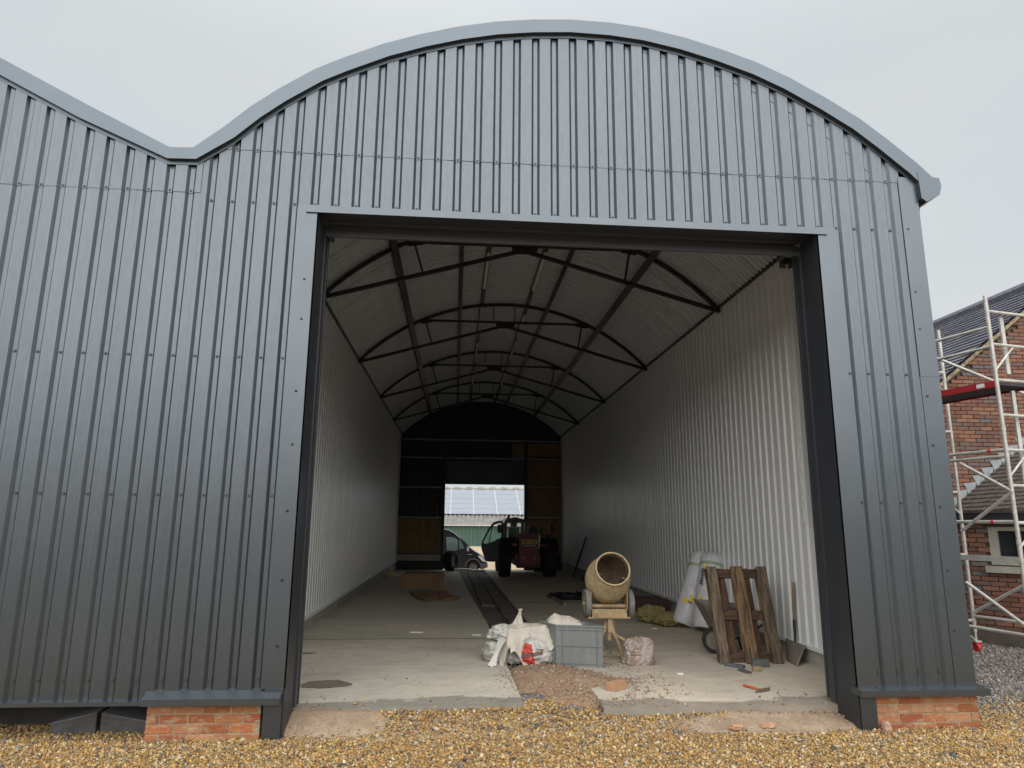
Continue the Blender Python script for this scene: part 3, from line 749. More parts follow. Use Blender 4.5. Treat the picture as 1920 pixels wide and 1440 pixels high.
# knee braces on the last bay
for (p, q) in (((-.79, 6.6), (.23, 5.52)), ((2.73, 6.57), (1.71, 5.54)), ((0.0, 6.95), (.23, 5.52)), ((2.1, 6.95), (1.71, 5.54))):
    mb = MB(); mb.bar((p[0], YB - .25, p[1]), (q[0], YB - .2, q[1]), .05, .05); mb.build('gable_brace', STEEL, shed)
# ---- rear wall
rw = bpy.data.objects.new('rear_wall', None); COL.objects.link(rw); rw.parent = shed; rw.location = Vector((RC, YB, .2)) - offs(shed)
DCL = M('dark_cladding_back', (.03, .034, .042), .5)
def rclad(xa, xb, z0, zt):
    mb = MB(); i = 0; x = xa; P = []
    while x < xb - 1e-3:
        P += [(x, 0), (min(x + .12, xb), 0), (min(x + .14, xb), .03), (min(x + .18, xb), .03)]; x += .2
    P.append((xb, 0))
    for (x, d) in P: mb.v += [(x, YB + d, z0), (x, YB + d, zt(x) if callable(zt) else zt)]
    mb.f = [(2 * i, 2 * i + 2, 2 * i + 3, 2 * i + 1) for i in range(len(P) - 1)]; mb.m = [0] * len(mb.f)
    return mb.build('cladding_sheet', DCL, rw, mesh_fix=False)
DX0, DX1, DH = -.44, 2.91, 3.63
for x in np.arange(WL - .3, WR + .3, 1.0):
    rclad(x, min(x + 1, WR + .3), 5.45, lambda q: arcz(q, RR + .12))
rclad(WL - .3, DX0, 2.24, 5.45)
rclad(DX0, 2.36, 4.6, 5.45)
mb = MB(); mb.box(DX0 - .02, DX1 + .02, YB + .06, YB + .12, DH, 4.72); mb.build('shutter_curtain', M('blue_grey_shutter', (.10, .125, .16), .5), rw)
def board(x0, x1, z0, z1, m_=PLY, y=YB):
    mb = MB(); mb.box(x0, x1, y - .01, y + .012, z0, z1); return mb.build('board', m_, rw)
board(2.36, 3.3, 4.72, 5.38); board(3.31, WR + .02, 4.84, 5.38); board(DX1 + .04, 3.62, 3.56, 4.78); board(3.63, WR, 3.56, 4.78)
board(DX1 + .06, WR, 2.32, 3.5); board(DX1 + .06, WR, .75, 2.22)
board(WL, -1.42, .80, 2.19); board(-1.40, DX0 - .03, .80, 2.19)
mb = MB(); mb.box(WL, DX0 - .05, YB - .02, YB + .02, .52, .76); mb.build('white_kicker_panel', M('grey_white_panel', (.4, .4, .38), .6), rw)
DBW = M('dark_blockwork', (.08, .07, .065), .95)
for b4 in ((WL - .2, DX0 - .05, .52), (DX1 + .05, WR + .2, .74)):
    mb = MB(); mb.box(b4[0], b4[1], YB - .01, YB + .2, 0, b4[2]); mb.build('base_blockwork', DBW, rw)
for b4 in ((WL - .3, DX0 - .03, .3, 5.5), (DX1 + .04, WR + .3, .3, 5.5), (DX0 - .03, DX1 + .04, 4.6, 5.5)):  # unseen panels added behind the boards to stop daylight leaking through gaps
    mb = MB(); mb.box(b4[0], b4[1], YB + .10, YB + .13, b4[2], b4[3]); mb.build('light_stop_panel', DCL, rw)
RAIL = M('galvanised_rail', (.3, .3, .29), .4, .4)
for (x0, x1, z) in [(WL, WR, 5.48), (WL, WR, 4.72), (WL, DX0 - .04, 3.48), (WL, DX0 - .04, 2.24), (DX1 + .04, WR, 2.28), (DX1 + .04, WR, 3.54)]:
    mb = MB(); mb.box(x0, x1, YB - .12, YB - .02, z - .025, z + .03); mb.build('sheeting_rail', RAIL, rw)
for x in (DX0 - .04, DX1 + .05):
    mb = MB(); mb.box(x - .06, x + .06, YB - .16, YB + .1, .1, 5.45); mb.build('door_post', STEEL, rw)
for x in (.56, 1.42):
    mb = MB(); mb.box(x - .04, x + .04, YB - .12, YB - .02, 5.5, 6.9); mb.build('gable_post', STEEL, rw)

# ---- strip lights hanging under the purlins
LMAT = M('white_batten_light', (.75, .74, .7), .4); LTUBE = M('opal_diffuser', (.85, .84, .8), .3)
lab = ['front light of the left ceiling row', 'second light of the left ceiling row', 'third light of the left ceiling row', 'rearmost light of the left ceiling row',
       'front light of the right ceiling row', 'second light of the right ceiling row', 'third light of the right ceiling row', 'rearmost light of the right ceiling row']
k = 0
for x, ys_ in ((.52, [(5.8, 7.55), (9.06, 10.87), (12.46, 14.4), (16.05, 18.0)]), (1.59, [(5.7, 7.6), (9.65, 11.4), (12.18, 14.0), (16.03, 18.0)])):
    for (a, b_) in ys_:
        z = arcz(x) - .075
        o = thing('strip_light', 'long white unlit batten, ' + lab[k], 'light', (x, (a + b_) / 2, z), 'strip lights under the roof'); k += 1
        mb = MB(); mb.box(x - .03, x + .03, a, b_, z - .035, z + .008); mb.build('housing', LMAT, o)
        mb = MB(); mb.tube([(x, a + .02, z - .055), (x, b_ - .02, z - .055)], .022, 8); smooth_by_angle(mb.build('tube', LTUBE, o))
        mb = MB()
        for yy_ in (a, b_): mb.box(x - .03, x + .03, yy_ - .03, yy_ + .03, z - .085, z + .008)
        mb.build('end_cap', LMAT, o)

# ---- hoist chain by the right wall
CH = M('galvanised_chain', (.75, .75, .72), .4, .2)
ch = thing('hoist_chain', 'long looped steel hand chain hanging beside the right wall near the doorway', 'chain', (4.3, 1.85, 5.3))
mb = MB()
def link(p, d, flip, L=.034, w=.013, r_=.0042):
    d = d.normalized(); s = d.cross(Vector((0, 1, 0))) if not flip else d.cross(Vector((1, 0, 0)))
    s.normalize(); pts = []
    for k2 in range(9):
        a = 2 * math.pi * k2 / 8; pts.append(p + d * (L / 2 * math.cos(a)) + s * (w * math.sin(a)))
    mb.tube(pts, r_, 4, caps=False)
for (p0, p1) in ((Vector((4.32, 1.98, 5.45)), Vector((4.35, 1.93, 2.05))), (Vector((4.33, 1.86, 5.45)), Vector((4.35, 1.92, 2.05)))):
    L = (p1 - p0).length; n = int(L / .024)
    for i in range(n): link(p0.lerp(p1, i / n), p1 - p0, i % 2)
mb.build('chain_links', CH, ch, mesh_fix=False)['kind'] = 'stuff'
mb = MB(); mb.tube([(4.30, 1.84, 5.47), (4.36, 2.0, 5.47)], .05, 12); mb.box(4.3, 4.45, 1.84, 2.0, 5.42, 5.52); mb.build('chain_wheel', STEEL, ch)

# ================================================================= PALLET
W1 = wood('pallet_wood_tan', (.24, .15, .075), (.10, .06, .035)); W2 = wood('pallet_wood_brown', (.16, .085, .04), (.07, .035, .02)); W3 = wood('pallet_wood_grey', (.22, .165, .11), (.10, .075, .05))
pal = thing('wooden_pallet', 'weathered brown wooden pallet stood on end leaning back beside the white wall', 'pallet', (3.7, 2.4, FZ))
BL, BR = Vector((3.32, 2.27, FZ)), Vector((4.10, 2.27, FZ)); TL, TR = Vector((3.30, 2.60, 1.48)), Vector((4.09, 2.60, 1.48))
ux = (BR - BL).normalized(); uz = ((TL + TR) / 2 - (BL + BR) / 2); H = uz.length; uz.normalize(); un_ = ux.cross(uz)   # un_ points away from viewer?
if un_.y < 0: un_ = -un_
def pp(u, v, w): return BL + ux * u + uz * v + un_ * w     # u right, v up, w back
def pboard(u0, u1, v0, v1, w0, w1, m_, nm, tw=0.0):
    c0 = pp((u0 + u1) / 2, (v0 + v1) / 2, (w0 + w1) / 2)
    mb = MB(); mb.obox((0, 0, 0), ((u1 - u0) / 2, 0, 0), (0, (w1 - w0) / 2, 0), (0, 0, (v1 - v0) / 2))
    for i, v in enumerate(mb.v): mb.v[i] = (v[0] + random.uniform(-.004, .004), v[1] + random.uniform(-.002, .002), v[2] + random.uniform(-.004, .004))
    import bmesh
    me = bpy.data.meshes.new(nm); me.from_pydata(mb.v, [], mb.f); bm = bmesh.new(); bm.from_mesh(me)
    bmesh.ops.recalc_face_normals(bm, faces=bm.faces); bmesh.ops.bevel(bm, geom=list(bm.edges), offset=.005, segments=1, affect='EDGES'); bm.to_mesh(me); bm.free()
    # grain runs along the long side: rotate object so local Z is long
    me.materials.append(m_); o = bpy.data.objects.new(nm, me); COL.objects.link(o); o.parent = pal
    rot = Matrix((ux, un_, uz)).transposed() @ Matrix.Rotation(tw, 3, 'Y')
    o.matrix_basis = Matrix.Translation(c0 - offs(pal)) @ rot.to_4x4(); return o
WV1 = M('pallet_grain_tan', (.22, .135, .066), .8, 0, (.06, .037, .022), (9, 9, 1), 3.2, .44, .58, bump=.4, bscale=6, bns=(9, 9, 1), fine=.3, fscale=4, rand=.2)
WV2 = M('pallet_grain_red', (.12, .06, .033), .8, 0, (.04, .022, .015), (9, 9, 1), 3.2, .44, .58, bump=.4, bscale=6, bns=(9, 9, 1), fine=.3, fscale=4, rand=.2)
WV3 = M('pallet_grain_grey', (.17, .125, .08), .8, 0, (.055, .04, .028), (9, 9, 1), 3.4, .43, .57, bump=.4, bscale=6, bns=(9, 9, 1), fine=.3, fscale=4, rand=.2)
WH = M('pallet_grain_cross', (.12, .065, .035), .8, 0, (.045, .026, .017), (1, 9, 9), 3.2, .44, .58, bump=.4, bscale=6, bns=(1, 9, 9), fine=.3, fscale=4, rand=.2)
pboard(-.01, .125, 0, H, 0, .024, WV3, 'bottom_board', .012); pboard(.32, .485, .01, H + .005, 0, .024, WV1, 'bottom_board', -.008); pboard(.665, .80, 0, H, 0, .024, WV3, 'bottom_board')
for v in (.03, H / 2 - .06, H - .13):
    for u0, u1 in ((0, .11), (.34, .46), (.68, .79)): pboard(u0 + .005, u1 - .005, v + .01, v + .11, .026, .10, WH, 'block')
    pboard(0, .79, v, v + .12, .101, .123, WH, 'stringer_board')
for i, (u, m_) in enumerate([(0.0, WV3), (.17, WV2), (.345, WV1), (.50, WV2), (.665, WV1)]):
    pboard(u + .01, u + .105, 0, H, .124, .146, m_, 'deck_board')

# ================================================================= INSULATION ROLLS
ROLL = M('white_film', (.72, .72, .74), .3, 0, (.6, .6, .63), (1, 1, 1), 6, bump=.35, bscale=9)
YEL = M('yellow_print', (.8, .62, .02), .4); BLK = M('black_print', (.02, .02, .02), .4); GRN = M('green_print', (.18, .4, .06), .4); GRYP = M('grey_print', (.3, .3, .3), .5)
FONTCACHE = {}
def textmesh(s, size):
    cu = bpy.data.curves.new('lettering', 'FONT'); cu.body = s; cu.size = size; cu.align_x = 'CENTER'; cu.align_y = 'CENTER'; cu.resolution_u = 2; cu.offset = size * .018
    o = bpy.data.objects.new('lettering', cu); COL.objects.link(o); dg = bpy.context.evaluated_depsgraph_get(); dg.update()
    me = bpy.data.meshes.new_from_object(o.evaluated_get(dg)); V = [v.co.copy() for v in me.vertices]; Fs = [tuple(p.vertices) for p in me.polygons]
    bpy.data.objects.remove(o); bpy.data.curves.remove(cu); bpy.data.meshes.remove(me); return V, Fs
def roll(p0, p1, r_, label, prints):
    p0, p1 = Vector(p0), Vector(p1); ax = (p1 - p0); L = ax.length; ax.normalize()
    o = thing('insulation_roll', label, 'insulation roll', tuple(p0), 'wrapped insulation rolls')
    toC = Vector((-.42, -1, .1)); toC = (toC - ax * toC.dot(ax)).normalized(); sd_ = ax.cross(toC)
    if sd_.x < 0: sd_ = -sd_
    def fn(u, v):
        a = 2 * math.pi * u; t_ = v * L
        rr = r_ * (1 + .03 * noise2(math.cos(a) * 2, t_ * 5, 1, L * 9) + .012 * math.sin(a * 9 + t_ * 20))
        if v < .04: rr *= .82 + .18 * v / .04
        if v > .93: rr *= 1 - .35 * ((v - .93) / .07) ** 2 + .05 * math.sin(a * 11)
        return p0 + ax * t_ + (toC * math.cos(a) + sd_ * math.sin(a)) * rr
    mb = MB(); mb.grid(fn, 40, 30)
    mb.build('wrapping', ROLL, o, smooth=True, mesh_fix=False)
    mb = MB(); mb.lathe([(.012, .001), (.012, r_ * .8)], p0, ax, 24); mb.lathe([(L - .01, r_ * .68), (L - .03, .001)], p0, ax, 24)
    mb.build('insulation_core', M('mineral_wool', (.3, .27, .18), .95, 0, (.2, .18, .12), (1, 1, 1), 20), o)
    def wrap(t_, s_, lift=.006):
        a = s_ / r_; return p0 + ax * t_ + (toC * math.cos(a) + sd_ * math.sin(a)) * (r_ * 1.05 + lift)
    for kind, tt, ss, size, m_, txt in prints:
        mb = MB()
        if kind == 'text':     # reads down the roll
            V, Fs = textmesh(txt, size); mb.add([wrap(tt - v.x, ss + -v.y * -1) for v in V], Fs)
        elif kind == 'textup':
            V, Fs = textmesh(txt, size); mb.add([wrap(tt - v.y * -1, ss - v.x) for v in V], Fs)
        elif kind == 'sun':
            n = 26; V = []; Fs = []
            for k2 in range(n + 1):
                a = math.radians(20 + 250 * k2 / n)
                for q in (.45, 1.0): V.append(wrap(tt + size * q * math.cos(a), ss + size * q * math.sin(a), .004))
            Fs = [(2 * i, 2 * i + 1, 2 * i + 3, 2 * i + 2) for i in range(n)]; mb.add(V, Fs)
        elif kind == 'ring':
            n = 24; V = []
            for k2 in range(n + 1):
                a = 2 * math.pi * k2 / n
                for q in (.88, 1.0): V.append(wrap(tt + size * q * math.cos(a), ss + size * q * math.sin(a)))
            mb.add(V, [(2 * i, 2 * i + 1, 2 * i + 3, 2 * i + 2) for i in range(n)])
        elif kind == 'band':
            n = 20; V = []
            for k2 in range(n + 1):
                s_ = -r_ * 1.6 + 3.2 * r_ * k2 / n
                V += [wrap(tt, s_, .003), wrap(tt + size, s_, .003)]
            mb.add(V, [(2 * i, 2 * i + 1, 2 * i + 3, 2 * i + 2) for i in range(n)])
        o2 = mb.build('print', m_, o, mesh_fix=False)
    return o
roll((3.86, 5.35, FZ + .03), (4.36, 5.62, 1.52), .185, 'white wrapped insulation roll, left one of the leaning pair, yellow arc and 44 print', [
    ('sun', .42, -.02, .085, YEL, ''), ('textup', .36, .02, .07, BLK, '44'), ('ring', .62, .03, .045, GRYP, ''), ('textup', .62, .03, .03, GRYP, 'CE'), ('band', 1.0, 0, .014, GRN, ''), ('band', 1.03, 0, .010, GRN, ''), ('text', .80, .06, .04, GRYP, '.  .  .')])
roll((4.05, 4.85, FZ + .03), (4.40, 5.22, 1.52), .20, 'white wrapped insulation roll, right one of the pair, half hidden by the wooden pallet', [
    ('sun', .47, -.04, .10, YEL, ''), ('text', .80, -.12, .12, BLK, 'isover'), ('ring', .68, .10, .05, GRYP, ''), ('textup', .68, .10, .032, GRYP, 'CE'), ('band', 1.04, 0, .014, GRN, ''), ('band', 1.07, 0, .010, GRN, ''), ('sun', 1.0, -.10, .045, YEL, '')])

# ================================================================= CEMENT MIXER
CM = M('cement_splashed_paint', (.60, .47, .28), .85, 0, (.42, .32, .18), (1, 1, 1), 7, .35, .7, bump=.35, bscale=25, fine=.18, fscale=30)
CMD = M('cement_crusted_inside', (.30, .235, .15), .95, 0, (.16, .12, .09), (1, 1, 1), 8, bump=.6, bscale=18)
CMF = M('mixer_frame_paint', (.50, .36, .20), .7, 0, (.3, .22, .14), (1, 1, 1), 8, .4, .62, bump=.2, bscale=30)
GRW = M('mixer_wheel_rubber', (.22, .22, .20), .85, 0, (.14, .14, .13), (1, 1, 1), 9)
mx_ = thing('cement_mixer', 'cream cement-splashed mixer with tilted open drum on a splayed tube stand', 'cement mixer', (2.1, 3.1, FZ))
ax = Vector((.0, -.9, .44)).normalized(); cb_ = Vector((2.10, 3.12, 1.27))
prof = [(-.36, .001), (-.36, .13), (-.30, .215), (-.20, .27), (-.08, .297), (-.06, .303), (.06, .303), (.08, .297), (.20, .272), (.30, .235), (.36, .222), (.37, .232), (.385, .232), (.385, .215), (.35, .205), (.28, .218), (.18, .255), (.05, .285), (-.08, .28), (-.20, .25), (-.30, .19), (-.345, .10), (-.345, .001)]
mb = MB(); nsp = len(prof); mb.lathe(prof, cb_, ax, 40)
for i, f in enumerate(mb.f): mb.m[i] = 1 if i // 40 >= 13 else 0
smooth_by_angle(mb.build('drum', [CM, CMD], mx_, mesh_fix=True), 50)
mb = MB()
for s_, a0 in ((1, .2), (-1, 2.6)):
    b0 = ax.cross(Vector((0, 0, 1))).normalized(); b1 = ax.cross(b0)
    d = b0 * math.cos(a0) + b1 * math.sin(a0)
    mb.obox(cb_ + ax * .08 + d * .20, ax * .20, d * .05, d.cross(ax) * .006)
    mb.obox(cb_ + ax * -.12 + d * .12, ax * .03, d * .1, d.cross(ax) * .006)
mb.build('mixing_blade', CMD, mx_)
# yoke, tray and motor housing
mb = MB(); mb.tube([(1.84, 3.08, .93), (2.10, 3.05, .935), (2.36, 3.08, .93)], .026, 10)
smooth_by_angle(mb.build('axle_tube', CMF, mx_))
mb = MB(); mb.box(1.84, 2.345, 2.99, 3.02, .80, .90); mb.box(1.80, 2.37, 2.97, 3.16, .785, .802)
mb.box(1.84, 1.855, 2.99, 3.25, .80, 1.12); mb.box(2.33, 2.345, 2.99, 3.25, .80, 1.12); mb.build('cradle_frame', CMF, mx_)
for x in (1.80, 2.385):
    w_ = MB(); w_.lathe([(-.035, .13), (-.035, .175), (-.028, .185), (.028, .185), (.035, .175), (.035, .13)], (x, 3.08, .965), (1, 0, 0), 28, closed=True)
    wo = w_.build('wheel', GRW, mx_); smooth_by_angle(wo, 50)
    w_ = MB(); w_.lathe([(-.02, .001), (-.02, .135), (.02, .135), (.02, .001)], (x, 3.08, .965), (1, 0, 0), 24); w_.tube([(x - .05, 3.08, .965), (x + .05, 3.08, .965)], .02, 10)
    w_.build('hub', CMF, wo)
mb = MB(); mb.tube([(2.10, 3.05, .80), (2.10, 3.05, .50)], .034, 12); mb.box(2.07, 2.13, 3.0, 3.02, .60, .80); smooth_by_angle(mb.build('column', CMF, mx_))
def leg(pts):
    o = MB(); o.tube(pts, .023, 10); smooth_by_angle(o.build('leg', CMF, mx_))
leg([(2.13, 3.05, .70), (2.14, 3.0, .60), (2.17, 2.8, .46), (2.12, 2.35, FZ + .03)])
leg([(2.15, 3.08, .78), (2.16, 3.08, .62), (2.20, 3.1, .55), (2.44, 3.05, .42), (2.62, 3.0, .34)])
leg([(2.06, 3.08, .78), (2.05, 3.08, .62), (2.01, 3.1, .55), (1.84, 3.15, .42), (1.70, 3.2, .34)])
mb = MB(); mb.box(1.98, 2.24, 3.42, 3.62, .95, 1.2); mb.build('motor_housing', CMD, mx_, bevel=.02)

# ================================================================= GREY CRATE
CRG = M('grey_polypropylene', (.20, .215, .215), .5, 0, (.17, .182, .182), (1, 1, .3), 5, fine=.06, fscale=30, bump=.05, bscale=20)
cr_ = thing('plastic_crate', 'large grey stacking crate with ribbed sides in front of the cement mixer', 'crate', (1.28, 2.3, FZ + .02))
ca, sa = math.cos(math.radians(-13)), math.sin(math.radians(-13))
ex, ey = Vector((ca, sa, 0)), Vector((.35 * -.45 - .0, .34, 0)).normalized()
ey = Vector((-.38, .92, 0)).normalized()
cz0 = FZ + .0; O_ = Vector((1.262, 2.27, cz0)); CW, CD, CHh = .565, .38, .475
def cpt(a, b_, h): return O_ + ex * a + ey * b_ + Vector((0, 0, h))
def cbox(mb, a0, a1, b0, b1, h0, h1):
    vs = [cpt(a, b_, h) for h in (h0, h1) for (a, b_) in ((a0, b0), (a1, b0), (a1, b1), (a0, b1))]
    mb.add(vs, [(0, 3, 2, 1), (4, 5, 6, 7), (0, 1, 5, 4), (1, 2, 6, 5), (2, 3, 7, 6), (3, 0, 4, 7)])
mb = MB(); t_ = .006
cbox(mb, 0, CW, 0, t_, 0, CHh); cbox(mb, 0, CW, CD - t_, CD, 0, CHh); cbox(mb, 0, t_, t_, CD - t_, 0, CHh); cbox(mb, CW - t_, CW, t_, CD - t_, 0, CHh); cbox(mb, t_, CW - t_, t_, CD - t_, 0, t_)
mb.build('side_walls', CRG, cr_)
mb = MB(); e_ = .014
for (h0, h1) in ((CHh - .018, CHh + .002), (CHh - .055, CHh - .045), (CHh * .5 - .005, CHh * .5 + .005), (.035, .045), (-.002, .006)):
    cbox(mb, -e_, CW + e_, -e_, -.0005, h0, h1); cbox(mb, -e_, -.0005, 0, CD + e_, h0, h1); cbox(mb, CW + .0005, CW + e_, 0, CD, h0, h1)
mb.build('horizontal_ribs', CRG, cr_)
mb = MB()
for a in (.07, CW - .08): cbox(mb, a, a + .006, -e_ * .9, -.0005, .008, CHh - .02)
for b_ in (.05, CD - .06): cbox(mb, -e_ * .9, -.0005, b_, b_ + .006, .008, CHh - .02)
mb.build('vertical_ribs', CRG, cr_)

# ================================================================= SACKS
def lump(c, rx, ry, rz, seed, amp=.18, n1=84, n2=46, p=2.6, flat=True, rot=0, wr=.22):
    mb = MB(); cr_, sr_ = math.cos(rot), math.sin(rot)
    def fn(u, v):
        a = 2 * math.pi * u; b_ = math.pi * (v - .5)
        d = Vector((math.cos(a) * math.cos(b_), math.sin(a) * math.cos(b_), math.sin(b_)))
        k = (abs(d.x) ** p + abs(d.y) ** p + abs(d.z) ** p) ** (-1 / p)
        q = Vector((d.x * k, d.y * k, d.z * k)); s_ = Vector((seed, seed * 2, 0))
        k2 = 1 + amp * mn.noise(q * 1.6 + s_) + amp * .5 * (1 - 2 * abs(mn.noise(q * 3.3 + s_))) * .6 + amp * .22 * (1 - 2 * abs(mn.noise(q * 8 + s_)))
        if wr:
            qq = Vector((q.x * 1.5 + .5 * mn.noise(q * 2 + s_), q.y * 1.5, q.z * .9 + .6 * mn.noise(q * 1.7 - s_)))
            for f_, am in ((2.1, .55), (4.3, .30), (8.9, .15), (17, .07)):
                k2 += wr * am * (.35 - abs(mn.noise(qq * f_ + s_ * 1.3))) * 1.6
        x, y, z = q.x * rx * k2, q.y * ry * k2, q.z * rz * k2
        if flat: z = max(z, -rz * .92)
        return (c[0] + x * cr_ - y * sr_, c[1] + x * sr_ + y * cr_, c[2] + z)
    mb.grid(fn, n1, n2); return mb
SACKW = M('woven_white_sack', (.62, .58, .5), .7, 0, (.5, .46, .39), (1, 1, 1), 9, bump=.5, bscale=14)
SACKG = M('grey_white_plastic', (.58, .57, .54), .4, 0, (.42, .41, .38), (1, 1, 1), 6, bump=.5, bscale=12)
SACKR = M('red_print_plastic', (.6, .05, .03), .45, 0, (.45, .05, .035), (1, 1, 1), 6, bump=.4, bscale=12)
sk = thing('rubble_sack', 'slumped grey-white sack lying lowest in the pile left of the grey crate', 'sack', (.72, 2.6, FZ))
lump((.76, 2.74, FZ + .12), .31, .25, .15, 3.3, .16, 110, 60, p=3.2, wr=.3).build('sack_body', SACKG, sk, smooth=True, mesh_fix=False)
mb = MB()
def neck(u, v):
    a = 2 * math.pi * u; c0 = Vector((.64, 2.46, FZ + .31)).lerp(Vector((.49, 2.24, FZ + .03)), v) + Vector((0, -.03, .03)) * math.sin(v * 3.1)
    r_ = (.055 - .03 * math.sin(min(1, v * 1.25) * math.pi * .5) + .03 * max(0, v - .75) * 3) * (1 + .35 * math.sin(a * 5 + v * 4) * .5)
    return c0 + Vector((math.cos(a), math.sin(a) * .4, math.sin(a) * .5)) * r_
mb.grid(neck, 40, 20); mb.build('twisted_neck', SACKG, sk, smooth=True, mesh_fix=False)
sk2 = thing('printed_sack', 'white plastic sack with red print lying against the left end of the crate', 'sack', (1.05, 2.45, FZ))
S2 = ((1.05, 2.50, FZ + .135), .19, .21, .16, 6.1, .14)
lump(*S2, 90, 50).build('sack_body', SACKG, sk2, smooth=True, mesh_fix=False)
def patch(fn, nu, nv, mat, name, par, smooth=True):
    mb = MB(); mb.grid(fn, nu, nv); return mb.build(name, mat, par, smooth=smooth, mesh_fix=False)
def onlump(c, rx, ry, rz, seed, amp, p, d, lift):
    d = d.normalized(); k = (abs(d.x) ** p + abs(d.y) ** p + abs(d.z) ** p) ** (-1 / p); q = d * k; s_ = Vector((seed, seed * 2, 0))
    k2 = 1 + amp * mn.noise(q * 1.6 + s_) + amp * .5 * (1 - 2 * abs(mn.noise(q * 3.3 + s_))) * .6 + amp * .22 * (1 - 2 * abs(mn.noise(q * 8 + s_))) + lift
    qq = Vector((q.x * 1.5 + .5 * mn.noise(q * 2 + s_), q.y * 1.5, q.z * .9 + .6 * mn.noise(q * 1.7 - s_)))
    for f_, am in ((2.1, .55), (4.3, .30), (8.9, .15), (17, .07)): k2 += .22 * am * (.35 - abs(mn.noise(qq * f_ + s_ * 1.3))) * 1.6
    return Vector((c[0] + q.x * rx * k2, c[1] + q.y * ry * k2, c[2] + max(q.z * rz * k2, -rz * .92)))
pl_ = lambda a, e: Vector((math.sin(math.radians(a)) * math.cos(math.radians(e)), -math.cos(math.radians(a)) * math.cos(math.radians(e)), math.sin(math.radians(e))))
on2 = lambda d, l: onlump(*S2, 2.6, d, l)
patch(lambda u, v: on2(pl_(-62 + (50 - 22 * v) * u + 10 * v, -38 + 72 * v), .03), 24, 30, SACKR, 'red_print', sk2)
patch(lambda u, v: on2(pl_(-66 + 80 * u, -16 + 13 * v + 14 * u), .045), 30, 8, M('brown_print', (.13, .085, .08), .5), 'brown_stripe', sk2)
patch(lambda u, v: on2(pl_(-8 + 26 * u, 18 + 4 * v - 6 * u), .045), 10, 3, M('grey_lettering_bar', (.12, .12, .14), .5), 'print_line', sk2)
patch(lambda u, v: on2(pl_(-8 + 20 * u, 9 + 3 * v - 6 * u), .045), 10, 3, M('red_lettering_bar', (.5, .06, .05), .5), 'print_line', sk2)
def drape(u, v):
    x = .55 + .74 * u; y = 2.26 + .70 * v
    z = FZ + .325 + .07 * math.sin(math.pi * min(1, v * 1.05)) + .06 * u
    w_ = .5 * noise2(x, y, 2.3, 2)
    z += .050 * (.3 - abs(noise2(x * 1.1 + w_, y * .7 + x * .5, 3.4, 4))) + .026 * (.3 - abs(noise2(x + w_, y * .5, 8, 7))) + .012 * (.3 - abs(noise2(x + y, y - w_, 19, 1)))
    if v < .30:
        d = .30 - v; z -= d * (.95 if .22 < u < .55 else .55) * (1 + .35 * math.sin(u * 17)); y += d * .18
    if u < .18: z -= (.18 - u) * 1.2; x += (.18 - u) * .25
    return (x + .025 * noise2(u * 4, v * 4, 1, 3), y + .035 * noise2(u * 5, v * 3, 1, 5), z)
sk3 = thing('white_cloth_bag', 'crumpled empty white woven bag draped over the sacks left of the crate', 'bag', (.9, 2.6, FZ + .3))
patch(drape, 110, 90, SACKW, 'cloth', sk3)
lump((.66, 2.60, FZ + .33), .17, .13, .075, 9.7, .35, 80, 44, p=2.2, wr=.5).build('rolled_edge', SACKG, sk3, smooth=True, mesh_fix=False)
mb = MB()
def tie(u, v):
    a = 2 * math.pi * u; r_ = (.085 * (1 - v) ** 1.5 + .010 + (.012 if v > .92 else 0)) * (1 + .28 * math.sin(a * 7 + v * 3) * (1 - v * .5))
    return (.82 + .05 * v + r_ * math.cos(a), 2.70 + r_ * math.sin(a) * .8, FZ + .36 + .25 * v)
mb.grid(tie, 56, 18); mb.build('tied_top', SACKW, sk3, smooth=True, mesh_fix=False)
sk4 = thing('white_rag', 'creased cream cloth heaped on top of the crate corner', 'cloth', (1.35, 2.62, .8))
def rag(u, v):
    x = 1.20 + .42 * u; y = 2.46 + .30 * v
    h = .10 * math.exp(-((x - 1.29) / .09) ** 2) + .075 * math.exp(-((x - 1.47) / .12) ** 2)
    w_ = .5 * noise2(x, y, 4, 12)
    z = FZ + .44 + h * math.sin(math.pi * v) ** .7 + .05 * (.3 - abs(noise2(x * 1.3 + w_, y, 7, 14))) + .025 * (.3 - abs(noise2(x, y + w_, 15, 15)))
    if v < .12: z -= (.12 - v) * .5
    return (x, y, z)
patch(rag, 70, 50, SACKW, 'cloth', sk4)
lump((1.34, 2.62, FZ + .2), .15, .12, .22, 2.3, .1, 30, 18).build('filling', SACKG, sk4, smooth=True, mesh_fix=False)

BROWNB = M('dusty_clear_plastic', (.25, .18, .14), .35, 0, (.46, .41, .38), (2, 1, .35), 7, .42, .7, bump=.6, bscale=10)
o = lump((2.30, 2.33, FZ + .135), .15, .085, .15, 21.0, .12, 96, 54, p=4.5, wr=.42).build('plastic_bag', BROWNB, None, origin=(2.3, 2.33, FZ), smooth=True, mesh_fix=False)
tag(o, 'crumpled clear plastic bag of brown powder standing beside the mixer leg', 'bag')
YINS = M('yellow_mineral_wool', (.33, .27, .10), .95, 0, (.22, .19, .08), (1, 1, 1), 8, bump=.8, bscale=18)
yb_ = thing('yellow_insulation_scrap', 'crumpled heap of dull yellow insulation on the floor left of the rolls', 'insulation', (3.6, 5.9, FZ))
lump((3.50, 6.0, FZ + .14), .20, .22, .13, 31, .3, p=2, wr=.35).build('scrap', YINS, yb_, smooth=True, mesh_fix=False)
lump((3.66, 5.55, FZ + .10), .20, .2, .09, 35, .3, p=2, wr=.35).build('scrap', YINS, yb_, smooth=True, mesh_fix=False)

